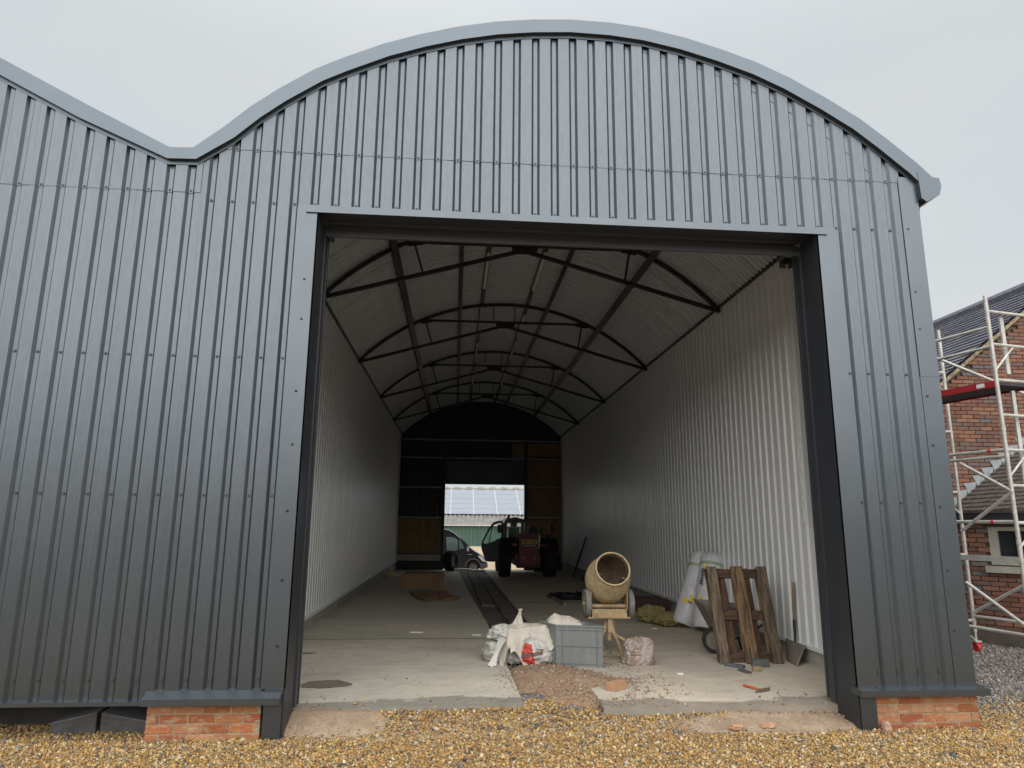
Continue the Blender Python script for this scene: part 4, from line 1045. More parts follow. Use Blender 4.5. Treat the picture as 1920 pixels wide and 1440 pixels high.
# ================================================================= WHEELBARROW behind the pallet
wb = thing('wheelbarrow', 'dusty steel wheelbarrow mostly hidden behind the leaning pallet', 'wheelbarrow', (3.7, 3.2, FZ))
TRY = M('cement_dusted_steel', (.24, .215, .18), .7, .1, (.16, .14, .12), (1, 1, 1), 7)
def tray():
    mb = MB(); top_ = [(3.33, 2.85, .97), (4.05, 2.95, .90), (4.15, 3.6, .90), (3.45, 3.6, .97)]; bot = [(3.60, 3.0, .55), (3.98, 3.02, .55), (4.02, 3.4, .55), (3.62, 3.4, .55)]
    mb.add(top_ + bot, [(0, 1, 5, 4), (1, 2, 6, 5), (2, 3, 7, 6), (3, 0, 4, 7), (4, 5, 6, 7)]); return mb
tr = tray().build('tray', TRY, wb)
md = tr.modifiers.new('t', 'SOLIDIFY'); md.thickness = .012
w_ = MB(); w_.lathe([(-.04, .12), (-.04, .17), (.04, .17), (.04, .12)], (3.52, 3.0, FZ + .172), (.35, 1, 0), 24, closed=True); wo = w_.build('wheel', RUB, wb); smooth_by_angle(wo)
w_ = MB(); w_.lathe([(-.02, .001), (-.02, .125), (.02, .125), (.02, .001)], (3.52, 3.0, FZ + .172), (.35, 1, 0), 16); w_.build('rim', TRY, wo)
mb = MB(); mb.tube([(3.52, 3.08, .5), (3.9, 3.2, .54), (4.3, 3.4, .8)], .016, 8); mb.tube([(3.52, 2.92, .5), (3.9, 2.96, .54), (4.3, 2.9, .8)], .016, 8); mb.build('handle_frame', STEEL, wb)
for y_ in (2.98, 3.3):
    mb = MB(); mb.tube([(3.95, y_, .54), (4.0, y_, FZ + .01), (4.08, y_, FZ + .01), (4.1, y_, .6)], .014, 8); mb.build('leg', STEEL, wb)

# ================================================================= SHOVEL
sh = thing('shovel', 'square-mouth shovel with wooden handle leaning on the white wall by the doorway', 'shovel', (4.3, 2.4, FZ))
HW = M('shovel_ash_handle', (.28, .19, .12), .7, 0, (.2, .13, .09), (1, 1, .1), 20)
t0_, t1_, t2_, t3_ = Vector((4.385, 2.51, .50)), Vector((4.41, 2.53, .80)), Vector((4.41, 2.53, .80)), Vector((4.42, 2.50, 1.29))
mb = MB(); mb.tube([t1_ - (t3_ - t1_) * .0, t1_.lerp(t3_, .5), t3_], [.017, .018, .019], 10); smooth_by_angle(mb.build('handle', HW, sh))
mb = MB(); mb.tube([t0_ + Vector((.01, .0, .05)), t1_ + Vector((0, 0, .02))], [.014, .021], 10); smooth_by_angle(mb.build('socket', STEEL, sh))
def blade(u, v):
    TLb, TRb, BLb, BRb = Vector((4.39, 2.78, .56)), Vector((4.39, 2.27, .545)), Vector((4.262, 2.54, .336)), Vector((4.19, 2.12, .336))
    p = TLb.lerp(TRb, u).lerp(BLb.lerp(BRb, u), v); return p + Vector((.02, 0, 0)) * (abs(u - .5) * 2) ** 2
bl = patch(blade, 8, 8, M('worn_shovel_steel', (.27, .235, .19), .5, .3, (.2, .17, .14), (1, 1, 1), 7), 'blade', sh)
md = bl.modifiers.new('t', 'SOLIDIFY'); md.thickness = .004

# ================================================================= SMALL THINGS ON THE FLOOR
hm = thing('hammer', 'claw hammer with orange handle lying on the concrete near the doorway', 'hammer', (3.15, 1.0, FZ))
mb = MB(); mb.tube([(3.105, 1.12, FZ + .017), (3.16, .98, FZ + .018)], [.014, .010], 8)
mb.tube([(3.16, .98, FZ + .018), (3.19, .90, FZ + .018)], [.009, .009], 8); smooth_by_angle(mb.build('handle', M('orange_grip', (.55, .10, .03), .5), hm))
mb = MB(); mb.bar((3.16, .86, FZ + .018), (3.27, .915, FZ + .018), .026, .026); mb.tube([(3.27, .915, FZ + .018), (3.29, .925, FZ + .018)], .017, 10)
mb.prism([(3.16, .845, FZ + .03), (3.16, .875, FZ + .03), (3.11, .85, FZ + .012), (3.11, .835, FZ + .012)], (0, 0, -.012)); mb.build('head', M('rusty_hammer_steel', (.22, .14, .11), .55, .4), hm)
def sblock(name, lab_, cat, c, hx, hy, hz_, ang, mat, bevel=.004):
    mb = MB(); a = math.radians(ang)
    mb.obox(c, (hx * math.cos(a), hx * math.sin(a), 0), (-hy * math.sin(a), hy * math.cos(a), 0), (0, 0, hz_))
    return tag(mb.build(name, mat, None, origin=(c[0], c[1], c[2] - hz_), bevel=bevel), lab_, cat)
LB = M('loose_brick', (.40, .20, .11), .9, 0, (.44, .28, .17), (1, 1, 1), 12, bump=.5, bscale=40)
sblock('loose_brick', 'single orange brick lying on the rubble edge of the right slab', 'brick', (1.72, 1.06, FZ + .041), .112, .054, .039, 42, LB)
SL_ = M('grey_offcut', (.12, .125, .13), .7, 0, (.09, .093, .1), (1, 1, 1), 8)
sblock('cladding_offcut', 'dark grey offcut strip lying left of the pallet foot', 'offcut', (3.42, 2.12, FZ + .02), .12, .035, .018, -48, SL_)
sblock('cladding_offcut', 'small grey-blue offcut nearest the doorway below the pallet', 'offcut', (3.42, 1.83, FZ + .012), .035, .09, .011, 12, SL_)
sblock('grey_block', 'flat dark grey block lying against the middle foot of the pallet', 'block', (3.74, 2.12, FZ + .045), .10, .04, .043, -4, SL_)
sblock('wood_offcut', 'small pale wooden block in front of the pallet foot', 'wood block', (3.58, 1.86, FZ + .03), .048, .035, .029, -6, M('pale_wood', (.34, .26, .15), .8, 0, (.26, .19, .11), (1, 1, 1), 14))
EDG = M('charcoal_kerb_block', (.11, .11, .115), .35, 0, (.08, .08, .083), (1, 1, 1), 9, bump=.3, bscale=30)
for (pts, lb) in (([(-3.43, .27), (-3.07, .30)], 'charcoal edging block on the gravel, left one of the two below the wall'), ([(-3.03, .29), (-2.62, .24)], 'charcoal edging block on the gravel, right one of the two beside the brick pier')):
    (xa, ya), (xb, yb) = pts
    up = lb.find('left one') >= 0
    za, zb = (.29, .36) if up else (.36, .30)
    mb = MB()
    mb.add([(xa, ya, .15), (xb, yb, .15), (xb, yb + .33, .15), (xa, ya + .33, .15), (xa, ya, za), (xb, yb, zb), (xb + .0, yb + .33, zb + .02), (xa + .0, ya + .33, za + .02)],
           [(0, 3, 2, 1), (4, 5, 6, 7), (0, 1, 5, 4), (1, 2, 6, 5), (2, 3, 7, 6), (3, 0, 4, 7)])
    tag(mb.build('edging_block', EDG, None, origin=(xa, ya, .2), bevel=.008), lb, 'kerb block', 'edging blocks by the pier')
# twine, shards, litter
mb = MB(); pts = [(0.80 + .5 * i / 22, .50 + .05 * math.sin(i * .9), gz(1, .5) + .03 + .012 * math.sin(i * 1.7)) for i in range(23)]
mb.tube(pts, .0045, 5); tag(mb.build('blue_twine', M('blue_twine', (.06, .13, .3), .7), None, origin=(1.0, .5, .22)), 'strand of blue twine on the gravel at the mouth of the channel', 'twine')
for (x, y, lb, m_) in ((2.56, .02, 'orange brick shard on the bare earth, larger one left of the smaller', LB), (2.86, .03, 'small orange brick shard on the bare earth, right of the larger one', LB), (3.92, -.06, 'pale pink stone standing at the foot of the right jamb', M('pink_stone', (.42, .27, .2), .8))):
    o = lump((x, y, gz(x, y) + .03), .055 if x < 3 else .03, .03, .02 if x < 3 else .045, x * 5, .5, 14, 8, 3, wr=0).build('stone_fragment', m_, None, origin=(x, y, .2), mesh_fix=False); tag(o, lb, 'stone')
WP = M('white_litter', (.75, .73, .7), .5)
for i, (x, y, L_, a, lb) in enumerate([(-.55, 4.9, .10, 0, 'thin white offcut on the floor left of the mixer, farther one'), (.38, 4.6, .07, -15, 'pinkish white splinter on the floor left of the white sacks'), (2.62, 1.75, .035, 10, 'white scrap on the concrete between plastic bag and hammer'), (3.33, 5.2, .04, 0, 'small white lump at the foot of the yellow insulation')]):
    sblock('white_scrap', lb, 'scrap', (x, y, FZ + .008), L_, .012 if i < 2 else .02, .007, a, WP, 0)
mb = MB(); random.seed(3)
for _ in range(14):
    x, y = 1.95 + random.uniform(-.3, .3), 2.75 + random.uniform(-.35, .3); a = random.uniform(0, 3.1)
    pts = [(x + .12 * s_ * math.cos(a) + .03 * math.sin(s_ * 3), y + .12 * s_ * math.sin(a), FZ + .015 + .01 * math.sin(s_ * 4 + x)) for s_ in (-1, -.4, .2, .8, 1.2)]
    mb.tube(pts, .007, 5)
tag(mb.build('string_tangle', M('dirty_string', (.3, .25, .18), .9), None, origin=(1.95, 2.75, FZ)), 'tangle of dirty cord and offcuts on the floor under the mixer', 'cord', kind='stuff')

# ---- deeper in the shed
bx_ = thing('plywood_panel', 'low brown plywood panel standing on edge across the left of the floor', 'panel', (-.83, 13.4, fz(13.4)))
z0_ = fz(13.4); mb = MB(); mb.box(-1.44, -.24, 13.4, 13.43, z0_, z0_ + .38); mb.build('panel', PLY, bx_)
mb = MB(); mb.box(-1.40, -.28, 13.43, 14.6, z0_ + .33, z0_ + .37); mb.build('top_sheet', CHIP, bx_)
tc_ = thing('torn_chipboard', 'torn tan chipboard sheet lying flat on the left slab', 'board', (-.5, 10.3, fz(10)))
mb = MB(); zz = fz(10) + .012
poly = [(-1.08, 11.5), (-.15, 11.6), (-.05, 10.6), (.18, 10.2), (.02, 9.9), (-.2, 9.75), (-.35, 10.0), (-.62, 9.55), (-.85, 10.3)]
mb.prism([(x, y, zz + .05) for x, y in poly], (0, 0, -.05)); mb.build('sheet', CHIP, tc_)
ws = thing('insulation_strip', 'yellowish offcut propped against the foot of the left wall near the back', 'offcut', (-2.2, 17.9, fz(18)))
mb = MB(); mb.prism([(-2.29, 17.9, fz(18)), (-2.20, 17.8, fz(18) + .30), (-2.14, 17.8, fz(18) + .27), (-2.02, 17.9, fz(18) + .02)], (0, .3, 0)); mb.build('upright_piece', M('straw_foam', (.5, .4, .2), .9), ws)
mb = MB(); mb.prism([(-2.0, 17.9, fz(18) + .02), (-2.0, 17.9, fz(18) + .07), (-1.2, 18.1, fz(18) + .06), (-1.2, 18.1, fz(18))], (0, .25, 0)); mb.build('flat_piece', M('pale_straw_foam', (.5, .42, .3), .9), ws)
# metal bar and hose heap
sblock('metal_bar', 'bright metal bar lying on the floor behind the mixer', 'bar', (2.37, 9.7, fz(9.7) + .03), 1.0, .035, .025, 92 + 0, M('worn_metal', (.3, .3, .3), .4, .5))
mb = MB()
for k2 in range(5):
    a0 = k2 * 1.3; pts = [(2.75 + .35 * math.cos(a0 + i * .35) * (1 + .1 * k2), 10.4 + .6 * math.sin(a0 + i * .35), fz(10) + .03 + .03 * (k2 % 3) + .01 * math.sin(i)) for i in range(14)]
    mb.tube(pts, .022, 6)
tag(mb.build('hose_heap', BLACK, None, origin=(2.75, 10.4, fz(10))), 'loose heap of dark hose on the floor behind the mixer', 'hose')
mb = MB(); mb.tube([(4.38, 16.6, 1.58), (4.15, 17.9, fz(18) + .02)], .03, 8); tag(mb.build('leaning_pole', STEEL, None, origin=(4.15, 17.9, fz(18))), 'thin dark pole leaning against the right wall near the back', 'pole')
mb = MB()
for i in range(5): mb.bar((4.05 + .05 * i, 11.5 + .3 * i, fz(13) + .03 + .03 * (i % 2)), (4.2 + .04 * i, 16.5, fz(15) + .03 + .03 * (i % 2)), .05, .04)
tag(mb.build('steel_lengths', STEEL, None, origin=(4.1, 14, fz(14))), 'bundle of dark steel lengths lying along the foot of the right wall', 'steel bars')
mb = MB()
for i in range(7): mb.box(3.65 + .02 * i, 4.35, 7.6 + i * .12, 7.7 + i * .12, FZ - .015, FZ + .06 + .05 * ((i * 3) % 4))
tag(mb.build('timber_offcuts', M('dark_red_timber', (.07, .04, .035), .9), None, origin=(4, 8, FZ)), 'stack of dark timber offcuts by the right wall behind the yellow insulation', 'timber')
for i, (x, y, hx, hz_) in enumerate([(.35, 21.6, .32, .05), (.95, 21.2, .3, .04)]):
    sblock('foam_board', 'pale foam board on the floor by the rear doorway, ' + ('left one' if i == 0 else 'right one'), 'board', (x, y, fz(y) + hz_), hx, .2, hz_, 0, M('white_foam', (.7, .66, .6), .7))

# ================================================================= SPARE WHEEL
tw = thing('spare_wheel', 'large black tractor wheel standing at the left side of the rear doorway', 'wheel', (-.15, 21.7, fz(21.7)))
cz_ = fz(21.7) + .40; axs = Vector((.9, -.42, 0)).normalized()
mb = MB(); mb.lathe([(-.17, .22), (-.20, .30), (-.17, .38), (-.08, .40), (.08, .40), (.17, .38), (.20, .30), (.17, .22)], (-.12, 21.75, cz_), axs, 36, closed=True); ty = mb.build('tyre', RUB, tw); smooth_by_angle(ty)
mb = MB(); mb.lathe([(.10, .001), (.10, .14), (.15, .22)], (-.12, 21.75, cz_), axs, 30); mb.build('rim', M('grey_rim', (.1, .1, .11), .5, .3), tw)

# ================================================================= TELEHANDLER
K = (17.9 + 6.387) / (16.2 + 6.387)
def T(x, z, y=17.9): return (x * K, y, 2 + (z - 2) * K)
th = thing('telehandler', 'dark red telehandler seen from behind with its cab door open, parked by the rear doorway', 'telehandler', (2.6, 18.5, fz(18)))
MAR = M('maroon_paint', (.22, .015, .018), .4, 0, (.14, .012, .014), (1, 1, 1), 4); CABM = M('cab_black', (.03, .03, .038), .4); RIMM = M('tele_rim', (.12, .11, .1), .5)
gf = fz(18)
for (xc, y0) in ((1.80, 17.95), (3.39, 17.95), (1.86, 20.9), (3.36, 20.9)):
    mb = MB(); r_ = .60; c0 = (xc, y0 + .5, gf + r_)
    mb.lathe([(-.17, .30), (-.205, .42), (-.20, .55), (-.16, r_), (.16, r_), (.20, .55), (.205, .42), (.17, .30)], c0, (1, 0, 0), 40, closed=True)
    wo = mb.build('wheel', RUB, th); smooth_by_angle(wo, 35)
    mb = MB()
    for k2 in range(22):
        a = 2 * math.pi * k2 / 22
        for sg in (-1, 1):
            d = Vector((0, math.cos(a + sg * .07), math.sin(a + sg * .07)))
            mb.obox(Vector(c0) + Vector((sg * .085, 0, 0)) + d * (r_ + .008), (.08, 0, 0), d * .016, Vector((1, 0, 0)).cross(d) * .028 + Vector((sg * .03, 0, 0)))
    mb.build('tread_lugs', RUB, wo)
    mb = MB(); mb.lathe([(-.10, .001), (-.10, .22), (-.17, .31)], c0, (1, 0, 0), 24); mb.lathe([(.10, .001), (.10, .22), (.17, .31)], c0, (1, 0, 0), 24); mb.build('rim', RIMM, wo)
mb = MB(); mb.prism([T(2.12, .72), T(2.73, .72), T(2.75, 1.0), T(2.75, 1.66), T(2.68, 1.72), T(2.16, 1.72), T(2.10, 1.66), T(2.10, 1.0)], (0, 2.2, 0)); mb.build('rear_body', MAR, th, bevel=.015)
mb = MB(); mb.box(2.15, 3.05, 18.2, 21.6, gf + .38, gf + .78); mb.build('chassis', MAR, th)
mb = MB(); mb.prism([T(2.05, .62), T(2.8, .62), T(2.8, .74), T(2.05, .74)], (0, .5, 0)); mb.build('counterweight', BLACK, th, bevel=.01)
mb = MB()
for z in (1.66, 1.60): mb.bar(T(2.18, z, 17.885), T(2.68, z, 17.885), .02, .012)
mb.build('engine_grille', BLACK, th)
mb = MB(); a = T(2.19, 1.38, 17.88); b2 = T(2.71, 1.52, 17.895); mb.box(a[0], b2[0], a[1], b2[1], a[2], b2[2]); npl = mb.build('number_plate', M('yellow_plate', (.65, .42, .04), .5), th)
def flattext(s, cx, cy, cz, size, mat, par, name='lettering'):
    V, Fs = textmesh(s, size); mb = MB(); mb.add([(cx + v.x, cy, cz + v.y) for v in V], Fs); return mb.build(name, mat, par, mesh_fix=False)
c0 = T(2.45, 1.45, 17.875); flattext('FJ61 CHL', c0[0], c0[1], c0[2], .13, BLK, npl)
c0 = T(2.45, 1.325, 17.88); flattext('MANITOU', c0[0], c0[1], c0[2], .085, M('white_lettering', (.6, .6, .6), .5), th, 'badge')
for (x, z) in ((1.95, 1.345), (2.925, 1.325)):
    mb = MB(); c0 = T(x, z, 17.86); mb.box(c0[0] - .09, c0[0] + .09, c0[1], c0[1] + .06, c0[2] - .022, c0[2] + .022); mb.build('tail_light', M('red_lens', (.55, .03, .05), .25), th)
    mb = MB(); mb.box(c0[0] - .12, c0[0] + .12, c0[1] + .06, c0[1] + .3, c0[2] - .05, c0[2] + .06); mb.build('light_bracket', BLACK, th)
for (x, z) in ((2.26, .94), (2.61, .92)):
    mb = MB(); c0 = T(x, z, 17.89); mb.lathe([(-.015, .001), (-.015, .022), (.02, .022)], c0, (0, 1, 0), 12); mb.build('reflector', M('white_reflector', (.8, .8, .75), .3), th)
for (xa, xb) in ((1.53, 2.02), (2.90, 3.38)):
    mb = MB(); n = 12; P = []
    xc0, xc1 = xa * K, xb * K
    for k2 in range(n + 1):
        a = math.radians(20 + 140 * k2 / n); P.append((18.45 + .70 * math.cos(a), gf + .6 + .72 * math.sin(a)))
    mb.grid(lambda u, v: (xc0 + (xc1 - xc0) * u, P[int(round(v * n))][0], P[int(round(v * n))][1]), 1, n); o = mb.build('mudguard', BLACK, th, mesh_fix=False)
    md = o.modifiers.new('t', 'SOLIDIFY'); md.thickness = .02
# cab
Kc = (18.6 + 6.387) / (16.8 + 6.387)
def C(x, z, y=18.6): return (x * Kc, y, 2 + (z - 2) * Kc)
cabo = [(1.64, 1.1), (1.64, 2.10), (1.74, 2.22), (1.88, 2.21), (2.04, 2.25), (2.18, 2.21), (2.38, 2.17), (2.44, 2.06), (2.44, 1.1)]
CABD = 1.5
mb = MB(); mb.prism([C(1.66, 2.04), C(1.70, 2.14), C(1.76, 2.21), C(1.88, 2.20), C(2.04, 2.24), C(2.18, 2.20), C(2.38, 2.16), C(2.44, 2.05)], (0, CABD, 0)); mb.build('cab_roof', CABM, th, bevel=.01)
for (x, yv) in ((1.70, 0), (2.40, 0), (1.70, CABD - .08), (2.40, CABD - .08)):
    mb = MB(); p = C(x, 1.3); q = C(x, 2.06); mb.box(p[0] - .055, p[0] + .055, p[1] + yv, p[1] + yv + .08, p[2], q[2]); mb.build('cab_pillar', CABM, th)
mb = MB(); p = C(1.66, 1.05); q = C(2.44, 1.62); mb.box(p[0], q[0], p[1] + .02, p[1] + CABD, p[2] - .2, q[2] - .12); mb.build('cab_lower', CABM, th)
mb = MB(); p = C(1.75, 1.60); q = C(2.35, 2.05); mb.box(p[0], q[0], p[1] + .02, p[1] + .028, p[2], q[2])
GT = M('tinted_cab_glass', (.5, .62, .58), .03, 0, trans=0.0, alpha=.22); mb.build('rear_window', GT, th)
mb = MB(); c0 = C(2.03, 1.50, 19.3); mb.box(c0[0] - .2, c0[0] + .2, 19.2, 19.35, c0[2] - .1, c0[2] + .42); mb.box(c0[0] - .12, c0[0] + .12, 19.22, 19.32, c0[2] + .45, c0[2] + .6); mb.build('seat', BLACK, th, bevel=.03)
mb = MB(); c0 = C(1.825, 2.21, 18.9); mb.lathe([(0, .055), (.02, .05), (.10, .045), (.12, .001)], (c0[0], c0[1], c0[2]), (0, 0, 1), 14); smooth_by_angle(mb.build('beacon', M('amber_beacon', (.3, .07, .04), .3), th))
# open door, hinged at the cab's left edge
do = [(1.60, 2.12), (1.45, 2.11), (1.29, 2.06), (1.13, 1.86), (.99, 1.58), (.91, 1.41), (.90, 1.23), (1.03, .84), (1.10, .79), (1.38, .78), (1.48, .84), (1.60, .99)]
di = [(1.56, 2.04), (1.46, 2.035), (1.33, 1.98), (1.19, 1.82), (1.05, 1.57), (.97, 1.41), (.985, 1.37), (1.12, 1.37), (1.2, 1.41), (1.4, 1.47), (1.50, 1.50), (1.56, 1.53)]
mb = MB(); n = len(do); A = [C(x, z, 18.55) for x, z in do]; B = [C(x, z, 18.55) for x, z in di]
for yo in (0, .05):
    vs = [(p[0], p[1] + yo, p[2]) for p in A + B]; mb.add(vs, [(i, (i + 1) % n, n + (i + 1) % n, n + i) for i in range(n)])
mb.add([(p[0], p[1] + yo, p[2]) for yo in (0, .05) for p in A], [(i, i + n, (i + 1) % n + n, (i + 1) % n) for i in range(n)])
mb.bar(C(1.27, 1.97, 18.575), C(1.15, 1.39, 18.575), .035, .03)
dr = mb.build('open_door', CABM, th)
mb = MB(); mb.add([C(x, z, 18.58) for x, z in di], [tuple(range(n))]); mb.build('door_glass', GT, dr, mesh_fix=False)
mb = MB(); p, q = C(1.42, 1.72, 18.4), C(1.59, 1.98, 18.4); mb.box(p[0], q[0], 18.40, 18.46, p[2], q[2]); mb.build('wing_mirror', BLACK, th, bevel=.02)
mb = MB(); p, q = C(3.17, 1.80, 18.4), C(3.34, 2.06, 18.4); mb.box(p[0], q[0], 18.40, 18.46, p[2], q[2]); mb.build('wing_mirror', BLACK, th, bevel=.02)
mb = MB(); mb.tube([C(3.0, 1.55, 18.5), C(3.2, 1.68, 18.45), C(3.25, 1.82, 18.45)], .02, 8); mb.build('mirror_arm', BLACK, th)
mb = MB(); p, q = C(2.48, 1.72, 18.7), C(2.80, 1.90, 18.7); mb.box(p[0], q[0], 18.7, 21.8, p[2], q[2] + .02); mb.build('boom', BLACK, th, bevel=.02)
mb = MB(); p, q = C(2.98, 1.42, 18.5), C(3.36, 1.68, 18.5); mb.box(p[0], q[0], 18.6, 20.6, p[2] - .3, q[2] - .05); mb.build('engine_cover', CABM, th, bevel=.04)
mb = MB(); p = C(2.90, 1.5, 18.6); q = C(2.90, 1.88, 18.6); mb.tube([p, q], .03, 10); mb.build('exhaust_pipe', BLACK, th)

# ================================================================= VAN
KV = (27 + 6.387) / (24.2 + 6.387)
def Vp(x, z, y=27.0): return (x * KV, y, 2 + (z - 2) * KV)
va = thing('van', 'dark navy high-roof van parked side-on outside the rear doorway', 'van', (-1.0, 28, yz(27)))
NAVY = M('navy_van_paint', (.010, .013, .022), .25, 0, spec=.6); VGL = M('van_glass', (.35, .45, .42), .05, alpha=.35)
side = [(-4.6, .12), (-4.6, 1.5), (-4.5, 1.72), (-.42, 1.77), (-.24, 1.74), (-.04, 1.64), (.17, 1.48), (.36, 1.31), (.53, 1.17), (.68, .99), (.92, .82), (1.13, .70), (1.3, .60), (1.39, .44), (1.47, .34), (1.48, .16), (1.27, .08), (1.17, .08)] + [(.85 + .31 * math.cos(a), .16 + .33 * math.sin(a)) for a in np.linspace(0, math.pi, 11)] + [(.5, .08), (.2, .08)]
wins = [[(-.35, 1.43), (-.1, 1.44), (.12, 1.36), (.165, 1.3), (.17, .88), (-.3, .82)], [(.22, 1.36), (.30, 1.28), (.46, .98), (.46, .94), (.24, .92)]]
mb = MB(); mb.prism([Vp(x, z) for x, z in side], (0, 1.95, 0)); bd = mb.build('body', NAVY, va, bevel=.02)
SKYG = M('van_window_glass', (.10, .14, .13), .05, spec=.8)
for wv in wins:
    mb = MB(); mb.prism([Vp(x, z, 26.985) for x, z in wv], (0, .02, 0)); mb.build('side_window', SKYG, va)
mb = MB(); mb.prism([Vp(x, z, 27.15) for x, z in [(.30, 1.385), (.56, 1.16), (.70, .985), (.60, .98), (.5, 1.1), (.28, 1.34)]], (0, 1.65, 0)); o = mb.build('windscreen', SKYG, va)
for i, v in enumerate(o.data.vertices): v.co.z += .02
mb = MB()
for L_ in ([(.19, 1.46), (.2, .9), (.18, .2)], [(.53, .98), (.5, .62), (.38, .35)]):
    for a, b_ in zip(L_, L_[1:]): mb.bar(Vp(*a, 26.995), Vp(*b_, 26.995), .012, .012, (0, 1, 0))
mb.build('door_seams', BLACK, va)
mb = MB(); mb.prism([Vp(x, z, 26.98) for x, z in [(1.05, .64), (1.17, .66), (1.3, .54), (1.41, .38), (1.24, .42)]], (0, .03, 0)); mb.build('headlight', M('clear_headlight', (.6, .62, .62), .15, spec=.8), va)
mb = MB(); mb.prism([Vp(x, z, 27.25) for x, z in [(.45, .1), (1.25, .1), (1.25, .6), (.45, .6)]], (0, 1.4, 0)); mb.build('arch_liner', BLACK, va)
mb = MB(); mb.prism([Vp(x, z, 26.95) for x, z in [(1.12, .32), (1.47, .33), (1.49, .16), (1.22, .09)]], (0, 2.05, 0)); mb.build('bumper', M('grey_bumper_plastic', (.07, .075, .08), .6), va, bevel=.02)
mb = MB(); n = 14
mb.grid(lambda u, v: Vp(.85 + (.30 + .07 * u) * math.cos(math.pi * v), .16 + (.32 + .07 * u) * math.sin(math.pi * v), 26.975), 1, n); mb.build('wheel_arch_trim', M('arch_trim', (.06, .062, .066), .6), va, mesh_fix=False)
mb = MB(); c0 = Vp(.85, .175, 27.18); mb.lathe([(-.11, .15), (-.13, .22), (-.12, .27), (-.08, .29), (.08, .29), (.12, .27), (.13, .22), (.11, .15)], c0, (0, 1, 0), 30, closed=True); wo = mb.build('wheel', RUB, va); smooth_by_angle(wo)
mb = MB(); mb.lathe([(-.09, .001), (-.09, .12), (-.12, .17)], c0, (0, 1, 0), 24); mb.build('hubcap', M('silver_hubcap', (.12, .12, .125), .4, .3), wo)
mb = MB(); mb.box(*sorted((Vp(.56, .86)[0], Vp(.66, .86)[0])), 26.75, 26.95, Vp(.6, .84)[2], Vp(.6, 1.03)[2]); mb.build('wing_mirror', M('mirror_shell', (.3, .33, .32), .3), va, bevel=.02)
mb = MB(); mb.bar(Vp(.59, .70, 26.985), Vp(.80, .70, 26.985), .02, .012, (0, 1, 0)); mb.build('badge', M('silver_badge', (.6, .6, .6), .3, .5), va)
mb = MB()
for a, b_ in zip([(-.42, 1.76), (-.24, 1.73), (-.04, 1.63), (.17, 1.47), (.22, 1.43)], [(-.24, 1.73), (-.04, 1.63), (.17, 1.47), (.22, 1.43), (.25, 1.4)]): mb.bar(Vp(*a, 26.99), Vp(*b_, 26.99), .03, .035, (0, 1, 0))
mb.build('roof_rail_trim', M('silver_trim', (.4, .42, .44), .3, .3), va)

# ================================================================= FAR BARN
KB = (50 + 6.387) / (45 + 6.387)
def Bz(z, k=KB): return 2 + (z - 2) * k
barn = thing('green_barn', 'long green clad barn with pale panelled roof beyond the yard', 'barn', (3, 50, -.66))
GRNC = M('green_cladding', (.045, .10, .075), .6, 0, (.035, .085, .062), (1, 1, 1), .8); CREAM = M('cream_render', (.5, .44, .33), .9, 0, (.42, .36, .27), (1, 1, 1), 1.2)
ROOFC = M('weathered_fibre_cement', (.25, .24, .22), .85, 0, (.15, .145, .14), (1, 1, 1), 2); 
BX0, BX1 = -14, 18
mb = MB(); P = []
x = BX0
while x < BX1: P += [(x, 0), (x + .14, 0), (x + .18, .05), (x + .26, .05)]; x += .3
for (x, d) in P: mb.v += [(x, 50 + d, Bz(.4)), (x, 50 + d, Bz(1.88))]
mb.f = [(2 * i, 2 * i + 2, 2 * i + 3, 2 * i + 1) for i in range(len(P) - 1)]; mb.m = [0] * len(mb.f); mb.build('wall_cladding', GRNC, barn, mesh_fix=False)
mb = MB(); mb.box(BX0, BX1, 50.02, 50.3, -1.2, Bz(.4)); mb.build('base_wall', CREAM, barn)
mb = MB(); mb.box(BX0, BX1, 49.75, 49.9, Bz(1.86), Bz(1.93)); mb.build('gutter', M('pale_gutter', (.45, .44, .4), .6), barn)
ev = Vector((0, 49.8, Bz(1.88))); rd = Vector((0, 56.5, 5.05)); sl_ = rd - ev; nrm = Vector((1, 0, 0)).cross(sl_).normalized()
mb = MB(); NC = 220
def rf(u, v):
    x = BX0 + (BX1 - BX0) * u; return ev + sl_ * v + Vector((x, 0, 0)) + nrm * (.06 * math.cos(u * (BX1 - BX0) / .36 * 2 * math.pi))
mb.grid(rf, 720, 2); mb.build('roof', ROOFC, barn, mesh_fix=False)
PAN = M('solar_panel_sky_sheen', (.25, .275, .31), .35, 0, (.23, .25, .285), (1, 1, 1), 1.0); FRA = M('panel_frame', (.42, .43, .45), .4)  # pale panel colour has the sky's reflection painted in
pmz = MB(); pw, ph = 1.62, .985
pmz.add([(0, 0, 0), (pw, 0, 0), (pw, 0, ph), (0, 0, ph)], [(0, 1, 2, 3)])
sdir = sl_.normalized(); L_ = sl_.length
nrow = 5; v0 = .26
for c_ in range(11):
    for r_ in range(nrow):
        x = -4.2 + c_ * 1.95; s0_ = L_ * v0 + r_ * (L_ * .70 / nrow); hh = L_ * .70 / nrow - .03
        a = ev + sdir * s0_ + nrm * .13 + Vector((x, 0, 0)); mb = MB()
        mb.obox(a + sdir * hh / 2 + Vector((.93, 0, 0)), (.93, 0, 0), sdir * hh / 2, nrm * .02); mb.build('solar_panel', PAN, barn)
    mb = MB(); mb.obox(ev + sdir * (L_ * v0 + L_ * .35) + nrm * .14 + Vector((x - .045, 0, 0)), (.04, 0, 0), sdir * (L_ * .36), nrm * .03); mb.build('panel_rail', FRA, barn)
mb = MB()
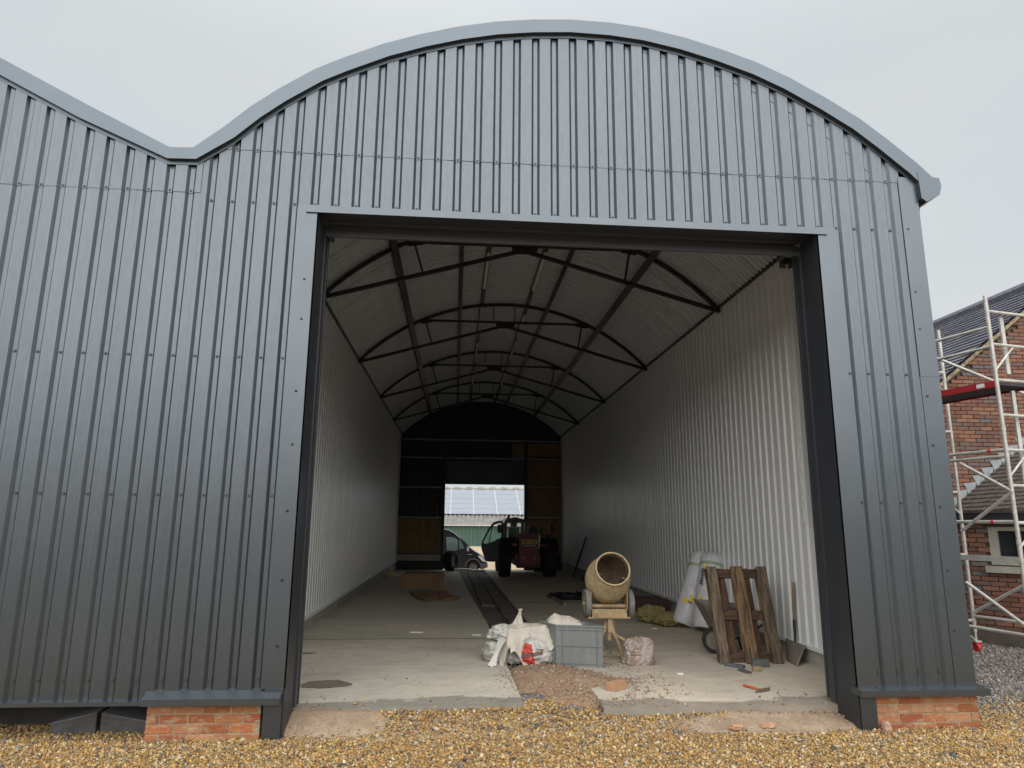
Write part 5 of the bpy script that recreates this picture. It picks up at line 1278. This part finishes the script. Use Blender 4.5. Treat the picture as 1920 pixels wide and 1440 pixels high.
for i in range(30):
    x = BX0 + 1.07 * i
    mb.tube([(x, 56.5, 5.12), (x + .55, 56.5, 5.12)], .20, 8); mb.tube([(x + .5, 56.5, 5.06), (x + 1.1, 56.5, 5.06)], .15, 8)
mb.build('ridge_tiles', M('mossy_ridge', (.22, .22, .19), .9), barn)['kind'] = 'stuff'
sblock('yard_post', 'short green-grey post in the yard between van and telehandler', 'post', (3.2, 44, yz(44) + .45), .14, .14, .45, 0, M('post_green', (.12, .17, .13), .8))
sblock('yellow_board', 'yellow board lying on the yard behind the telehandler', 'board', (2.55, 24.6, yz(24.6) + .05), .5, .15, .05, 0, M('yellow_board', (.6, .38, .05), .6))

# ================================================================= BRICK HOUSE (right)
hs = thing('brick_house', 'old red brick house with slate roof and tiled lean-to behind the scaffold tower', 'house', (10, 5.6, GZ))
YG = 5.6; VX, VZ, VS = 9.182, 4.764, .785
RX, RZ_ = 12.0, 6.98
def vz(x): return VZ + VS * (x - VX) if x < RX else RZ_ - VS * (x - RX)
mb = MB(); mb.prism([(8.0, YG + .055, 0), (16, YG + .055, 0), (16, YG + .055, vz(16)), (RX, YG + .055, RZ_ - .05), (8.0, YG + .055, vz(8.0) - .05)], (0, .25, 0)); gw = mb.build('gable_wall', MORTH, hs)
BH = [brick_mesh(.222, .10, .066, BRICKH, 20 + i) for i in range(3)]; BHH = brick_mesh(.108, .10, .066, BRICKH, 29)
cand = []; far = []
for r_ in range(90):
    z = .2 + .075 * (r_ + .5)
    x = 8.1 + (0 if r_ % 2 else .117)
    while x < 15.5:
        if z + .06 < vz(x) - .02 and z + .06 < vz(x + .22) - .02:
            flz = 2.431 + .745 * (x - 9.199)
            vis = 9.0 < x < 11.4 and z > flz - .1
            (cand if vis else far).append((x + .111, z))
        x += .234
cand.sort(key=lambda p: abs(p[0] - 9.9) + abs(p[1] - 3.9) * .8)
for i, (x, z) in enumerate(cand):
    if i < 300: inst('brick', random.choice(BH), (x, YG + .05 + random.uniform(-.004, .004), z), gw)
    else: far.append((x, z))
mb = MB()
for (x, z) in far:
    y_ = random.uniform(-.004, .004); mb.box(x - .111, x + .111, YG + y_, YG + .09 + y_, z - .033, z + .033)
mb.build('brickwork', BRICKS, gw, mesh_fix=False)['kind'] = 'stuff'
# verge mortar strip
mb = MB(); mb.bar((8.0, YG - .01, vz(8.0) - .06), (RX, YG - .01, RZ_ - .06), .06, .10, (0, 1, 0)); mb.build('verge_mortar', M('crumbling_verge', (.3, .24, .15), .95, 0, (.16, .13, .09), (1, 1, 1), 12, .45, .6, bump=.8, bscale=20), hs)
# slate roof in courses, each course a stepped strip
mb = MB(); n = 34; e0 = Vector((7.6, 0, vz(7.6))); e1 = Vector((RX, 0, RZ_)); dd = (e1 - e0); nn = Vector((-dd.z, 0, dd.x)).normalized()
for i in range(n):
    a = e0 + dd * (i / n); b_ = e0 + dd * ((i + 1.15) / n)
    ny = 14; yy_ = [YG - .08 + (k2 / ny) * 16 for k2 in range(ny + 1)]
    for y0, y1 in zip(yy_, yy_[1:]):
        j1, j2 = random.uniform(.0, .008), random.uniform(0, .008)
        lo, hi = a + nn * (.045 + j1), b_ + nn * .012
        vs = [(lo.x, y0, lo.z), (lo.x, y1 - .006, lo.z + j2), (hi.x, y1 - .006, hi.z), (hi.x, y0, hi.z)]
        mb.add(vs, [(0, 1, 2, 3)])
        mb.add([(lo.x, y0, lo.z), (lo.x, y1 - .006, lo.z + j2), (lo.x + nn.x * -.03, y1, lo.z - .03), (lo.x + nn.x * -.03, y0, lo.z - .03)], [(0, 1, 2, 3)])
mb.build('slate_courses', SLATE, hs, mesh_fix=False)['kind'] = 'stuff'
mb = MB(); mb.prism([(7.6, YG - .05, vz(7.6) - .02), (RX, YG - .05, RZ_ - .02), (16.4, YG - .05, vz(16.4) - .02), (16.4, YG - .05, vz(16.4) - .1), (RX, YG - .05, RZ_ - .1), (7.6, YG - .05, vz(7.6) - .1)], (0, 16, 0)); mb.build('roof_deck', SLATE, hs)
for i in range(8):
    mb = MB(); mb.tube([(RX, YG - .06 + i * 2.0, RZ_ + .06), (RX, YG + 1.92 + i * 2.0, RZ_ + .06)], .11, 8); mb.build('ridge_tile', SLATE, hs)
# lean-to: angled wall A->B coming forward to the right
A2, B2 = Vector((8.281, 4.553)), Vector((8.736, 3.96)); dl = (B2 - A2).normalized(); nl = Vector((-dl.y, dl.x)); 
if nl.y < 0: nl = -nl
start = A2 - dl * .75; Lw = 3.4
lw_ = bpy.data.objects.new('lean_to_wall', None); COL.objects.link(lw_); lw_.parent = hs; lw_.location = Vector((start.x, start.y, .2)) - offs(hs)
def lp(s_, z, w=0): p = start + dl * s_ + nl * w; return (p.x, p.y, z)
WS0, WS1, WZ0, WZ1 = 1.22, 2.30, 1.43, 2.02
mb = MB()
def lbox(mb, s0_, s1_, z0, z1, w0, w1):
    vs = [lp(s_, z, w) for z in (z0, z1) for (s_, w) in ((s0_, w0), (s1_, w0), (s1_, w1), (s0_, w1))]
    mb.add(vs, [(0, 3, 2, 1), (4, 5, 6, 7), (0, 1, 5, 4), (1, 2, 6, 5), (2, 3, 7, 6), (3, 0, 4, 7)])
lbox(mb, 0, WS0, 0, 2.2, .055, .3); lbox(mb, WS1, Lw, 0, 2.2, .055, .3); lbox(mb, WS0, WS1, 0, WZ0, .055, .3); lbox(mb, WS0, WS1, WZ1, 2.2, .055, .3)
wl_ = mb.build('wall_core', MORTH, lw_)
ang = math.atan2(dl.y, dl.x); nb = 0
for r_ in range(23):
    z = .42 + .075 * (r_ + .5); s_ = (0 if r_ % 2 else -.117)
    while s_ < Lw:
        a, e = max(s_, 0), min(s_ + .222, Lw)
        if not (z + .03 > WZ0 - .06 and a < WS1 and e > WS0) and e - a > .05 and z < 2.12 and s_ < 2.6:
            p = lp((a + e) / 2, z, .05 + random.uniform(-.004, .004)); inst('brick', random.choice(BH), p, wl_, (0, 0, ang), ((e - a) / .222, 1, 1)); nb += 1
        elif (z + .03 > WZ0 - .06 and a < WS0 < e) and WS0 - a > .06:
            p = lp((a + WS0) / 2, z, .05); inst('brick', BHH, p, wl_, (0, 0, ang), ((WS0 - a) / .108, 1, 1))
        s_ += .234
mb = MB(); lbox(mb, -.1, Lw, 0, .42, -.06, .1); mb.build('plinth', M('mossy_plinth', (.10, .085, .065), .95, 0, (.06, .055, .045), (1, 1, 1), 5, bump=.4, bscale=20), lw_)
win = bpy.data.objects.new('window', None); COL.objects.link(win); win.parent = hs; win.location = Vector(lp(WS0, WZ0)) - offs(hs)
mb = MB()
for (a, b_, z0, z1) in ((WS0, WS0 + .12, WZ0, WZ1), (WS1 - .06, WS1, WZ0, WZ1), (WS0 + .12, WS1 - .06, WZ1 - .06, WZ1), (WS0 + .12, WS1 - .06, WZ0, WZ0 + .06)): lbox(mb, a, b_, z0, z1, .02, .09)
lbox(mb, WS0 + .36, WS0 + .42, WZ0 + .06, WZ1 - .06, .03, .09)
mb.build('frame', WTRIM, win)
mb = MB(); lbox(mb, WS0 + .12, WS1 - .06, WZ0 + .06, WZ1 - .06, .095, .10); mb.build('pane', GLASS, win)
mb = MB(); lbox(mb, WS0 - .08, WS1 + .08, WZ0 - .12, WZ0 - .02, -.06, .1); mb.build('sill', WTRIM, win)
mb = MB(); lbox(mb, -.1, Lw, 2.08, 2.24, -.12, .02); mb.build('fascia_gutter', BLACK, hs)
# lean-to roof plane: eaves along the angled wall, upper edge on the gable plane
fl0 = Vector((8.75, YG - .02, 2.431 - .745 * .449 + 0.0)); fl1 = Vector((11.9, YG - .02, 2.431 + .745 * (11.9 - 9.199)))
ev0 = Vector(lp(-.1, 2.25, -.14)); ev1 = Vector(lp(Lw, 2.25, -.14))
nc = 30; mb = MB()
for i in range(nc):
    a0, b0 = fl0.lerp(fl1, 0), None
    va_, vb_ = i / nc, (i + 1.2) / nc
    # courses run level: left ends climb the flashing line
    L0 = ev0.lerp(fl1, va_) if False else (fl0 if i == 0 else fl0.lerp(fl1, va_)); L1 = fl0.lerp(fl1, min(1, vb_))
    Rr0 = ev1 + (fl1 + Vector((2.0, -1.0, 0)) - ev1) * va_; Rr1 = ev1 + (fl1 + Vector((2.0, -1.0, 0)) - ev1) * min(1, vb_)
    if i == 0: L0 = ev0
    ns_ = 40
    for k2 in range(ns_):
        u0, u1 = k2 / ns_, (k2 + 1) / ns_ - .002; j = random.uniform(0, .012)
        p0, p1 = L0.lerp(Rr0, u0), L0.lerp(Rr0, u1); q0, q1 = L1.lerp(Rr1, u0), L1.lerp(Rr1, u1)
        up_ = Vector((0, -.015, .028 + j)); mb.add([p0 + up_, p1 + up_, q1 + Vector((0, 0, .006)), q0 + Vector((0, 0, .006))], [(0, 1, 2, 3)])
        mb.add([p0 + up_, p1 + up_, p1 + Vector((0, 0, -.012)), p0 + Vector((0, 0, -.012))], [(0, 1, 2, 3)])
mb.build('lean_to_tiles', TILE, hs, mesh_fix=False)['kind'] = 'stuff'
# stepped lead flashing
for i in range(16):
    x = 8.85 + i * .19; z = 2.431 + .745 * (x - 9.199)
    mb = MB(); mb.prism([(x - .02, YG - .012, z - .02), (x + .20, YG - .012, z + .745 * .2), (x + .19, YG - .012, z + .24), (x - .06, YG - .012, z + .215), (x + .0, YG - .012, z + .10)], (0, .008, 0)); mb.build('lead_step', LEAD, hs)

# ================================================================= SCAFFOLD TOWER
sc = thing('scaffold_tower', 'aluminium scaffold tower with red-edged platform in front of the brick house', 'scaffold', (7.4, 2.8, GZ))
N_, P_, L2 = Vector((7.122, 1.90, 0)), Vector((6.702, 3.50, 0)), Vector((7.80, 3.73, 0)); R2 = N_ + (L2 - P_)
def at(v, z): return (v.x, v.y, z)
def pole(pts, r_=.025, nm='brace', m_=ALU):
    o = MB(); o.tube(pts, r_, 12); return smooth_by_angle(o.build(nm, m_, sc))
def post(v, ztop):
    p = pole([at(v, GZ + .28), at(v, ztop)], .0255, 'upright')
    mb = MB()
    for z in (1.8, 3.25, 4.1):
        if z < ztop: mb.tube([at(v, z), at(v, z + .05)], .030, 12)
    mb.build('coupler', ALU, p)
    mb = MB(); mb.tube([at(v, GZ + .16), at(v, GZ + .34)], .016, 10); mb.box(v.x - .05, v.x + .05, v.y - .05, v.y + .05, GZ + .14, GZ + .16); mb.build('adjustable_leg', ALU, p)
    mb = MB(); mb.lathe([(-.022, .001), (-.022, .06), (.022, .06), (.022, .001)], (v.x, v.y, GZ + .062), (1, 0, 0), 16); mb.box(v.x - .035, v.x + .035, v.y - .045, v.y + .045, GZ + .09, GZ + .145); mb.build('castor', REDB, p)
post(N_, 5.10); post(P_, 5.05); post(L2, 5.16); post(R2, 5.1)
for z in (4.66, 4.39, 3.003, 2.92): pole([at(N_, z), at(P_, z)], .022, 'rail')
pole([at(N_, 2.08), at(P_, 2.085)], .024, 'rail'); pole([at(N_, .70), at(P_, .72)], .022, 'rail')
pole([at(R2, .70), at(L2, .71)], .022, 'rail'); 
for z in (4.445, 3.489, 2.543, 1.6, .646): pole([at(P_, z), at(L2, z)], .022, 'rung')
for z in (4.88, 4.42, 3.93, 3.46, 3.0, 2.54, 2.07, 1.6, 1.1, .646): pole([at(N_, z), at(R2, z)], .022, 'rung')
for (z0, z1) in ((4.445, 4.1), (2.543, 2.2), (.646, .35)): pole([at(L2, z1), at(L2.lerp(P_, .35), z0)], .014, 'gusset_tube')
for (z0, z1) in ((4.05, 4.42), (2.65, 3.0), (1.75, 2.1)): pole([at(N_, z0), at(N_.lerp(R2, .35), z1)], .014, 'gusset_tube')
def onNP(x, z):   # point on the near face by its x
    t_ = (x - N_.x) / (P_.x - N_.x); p = N_.lerp(P_, t_); return (p.x, p.y - .03, z)
for (a, b_) in (((6.95, 2.88), (7.118, 2.46)), ((7.118, 2.46), (6.925, 1.96)), ((6.92, 1.28), (7.10, .82))): pole([onNP(*a), onNP(*b_)], .022)
pole([at(L2, .75), at(R2, 1.7)], .024); pole([at(P_, 4.95), at(R2, 3.6)], .022)
# channel beam
mb = MB(); a, b_ = Vector(at(N_, 1.61)), Vector(at(P_, 1.61)); mb.bar(a, b_, .05, .07); mb.build('channel_beam', ALU, sc)
# ladder stile between near post and its mate
for t_ in (.28,):
    q = N_.lerp(R2, t_) + Vector((.02, .1, 0))
    mb = MB(); mb.bar(at(q, 4.05), at(q, 4.85), .05, .03); mb.build('ladder_stile', ALU, sc)
    mb = MB(); mb.bar(at(q + Vector((.02, 0, 0)), 2.4), at(q + Vector((.02, 0, 0)), 3.82), .05, .03); mb.build('ladder_stile', ALU, sc)
# platform
side_ = (L2 - P_).normalized(); PLW = .60
mb = MB(); n0 = N_ + Vector((0, 0, 3.885)); p0 = P_ + Vector((0, 0, 3.885))
mb.obox((n0 + p0) / 2 + side_ * PLW / 2, (p0 - n0) / 2, side_ * (PLW / 2 - .01), (0, 0, .02)); pf = mb.build('platform_deck', DARKD, sc)
for w_ in (0, PLW):
    mb = MB(); mb.obox((n0 + p0) / 2 + side_ * w_ + Vector((0, 0, .0)), (p0 - n0) / 2, side_ * .012, (0, 0, .042)); mb.build('edge_beam', REDP, pf)
mb = MB(); q = n0.lerp(p0, .13) - side_ * .0135; mb.obox(q, (p0 - n0).normalized() * .055, side_ * .001, (0, 0, .026)); lbp = mb.build('label_plate', M('white_label', (.7, .7, .68), .5), pf)
# red collars on braces
mb = MB()
for (v, z) in ((N_.lerp(P_, .13), 3.003), (N_.lerp(P_, .62), 2.92), (N_.lerp(P_, .18), 2.08), (N_.lerp(P_, .5), 4.66)):
    d = (P_ - N_).normalized() * .02; mb.tube([Vector(at(v, z)) - d, Vector(at(v, z)) + d], .0265, 12)
mb.build('red_collar', REDB, sc)

# slight wall of house shadow side: hidden drain at the shed corner
mb = MB(); mb.tube([(6.3, 3.9, GZ), (6.3, 3.9, 2.0)], .05, 10); tag(mb.build('drain_pipe', BLACK, None, origin=(6.3, 3.9, GZ)), 'black drain pipe glimpsed between shed corner and scaffold', 'pipe')
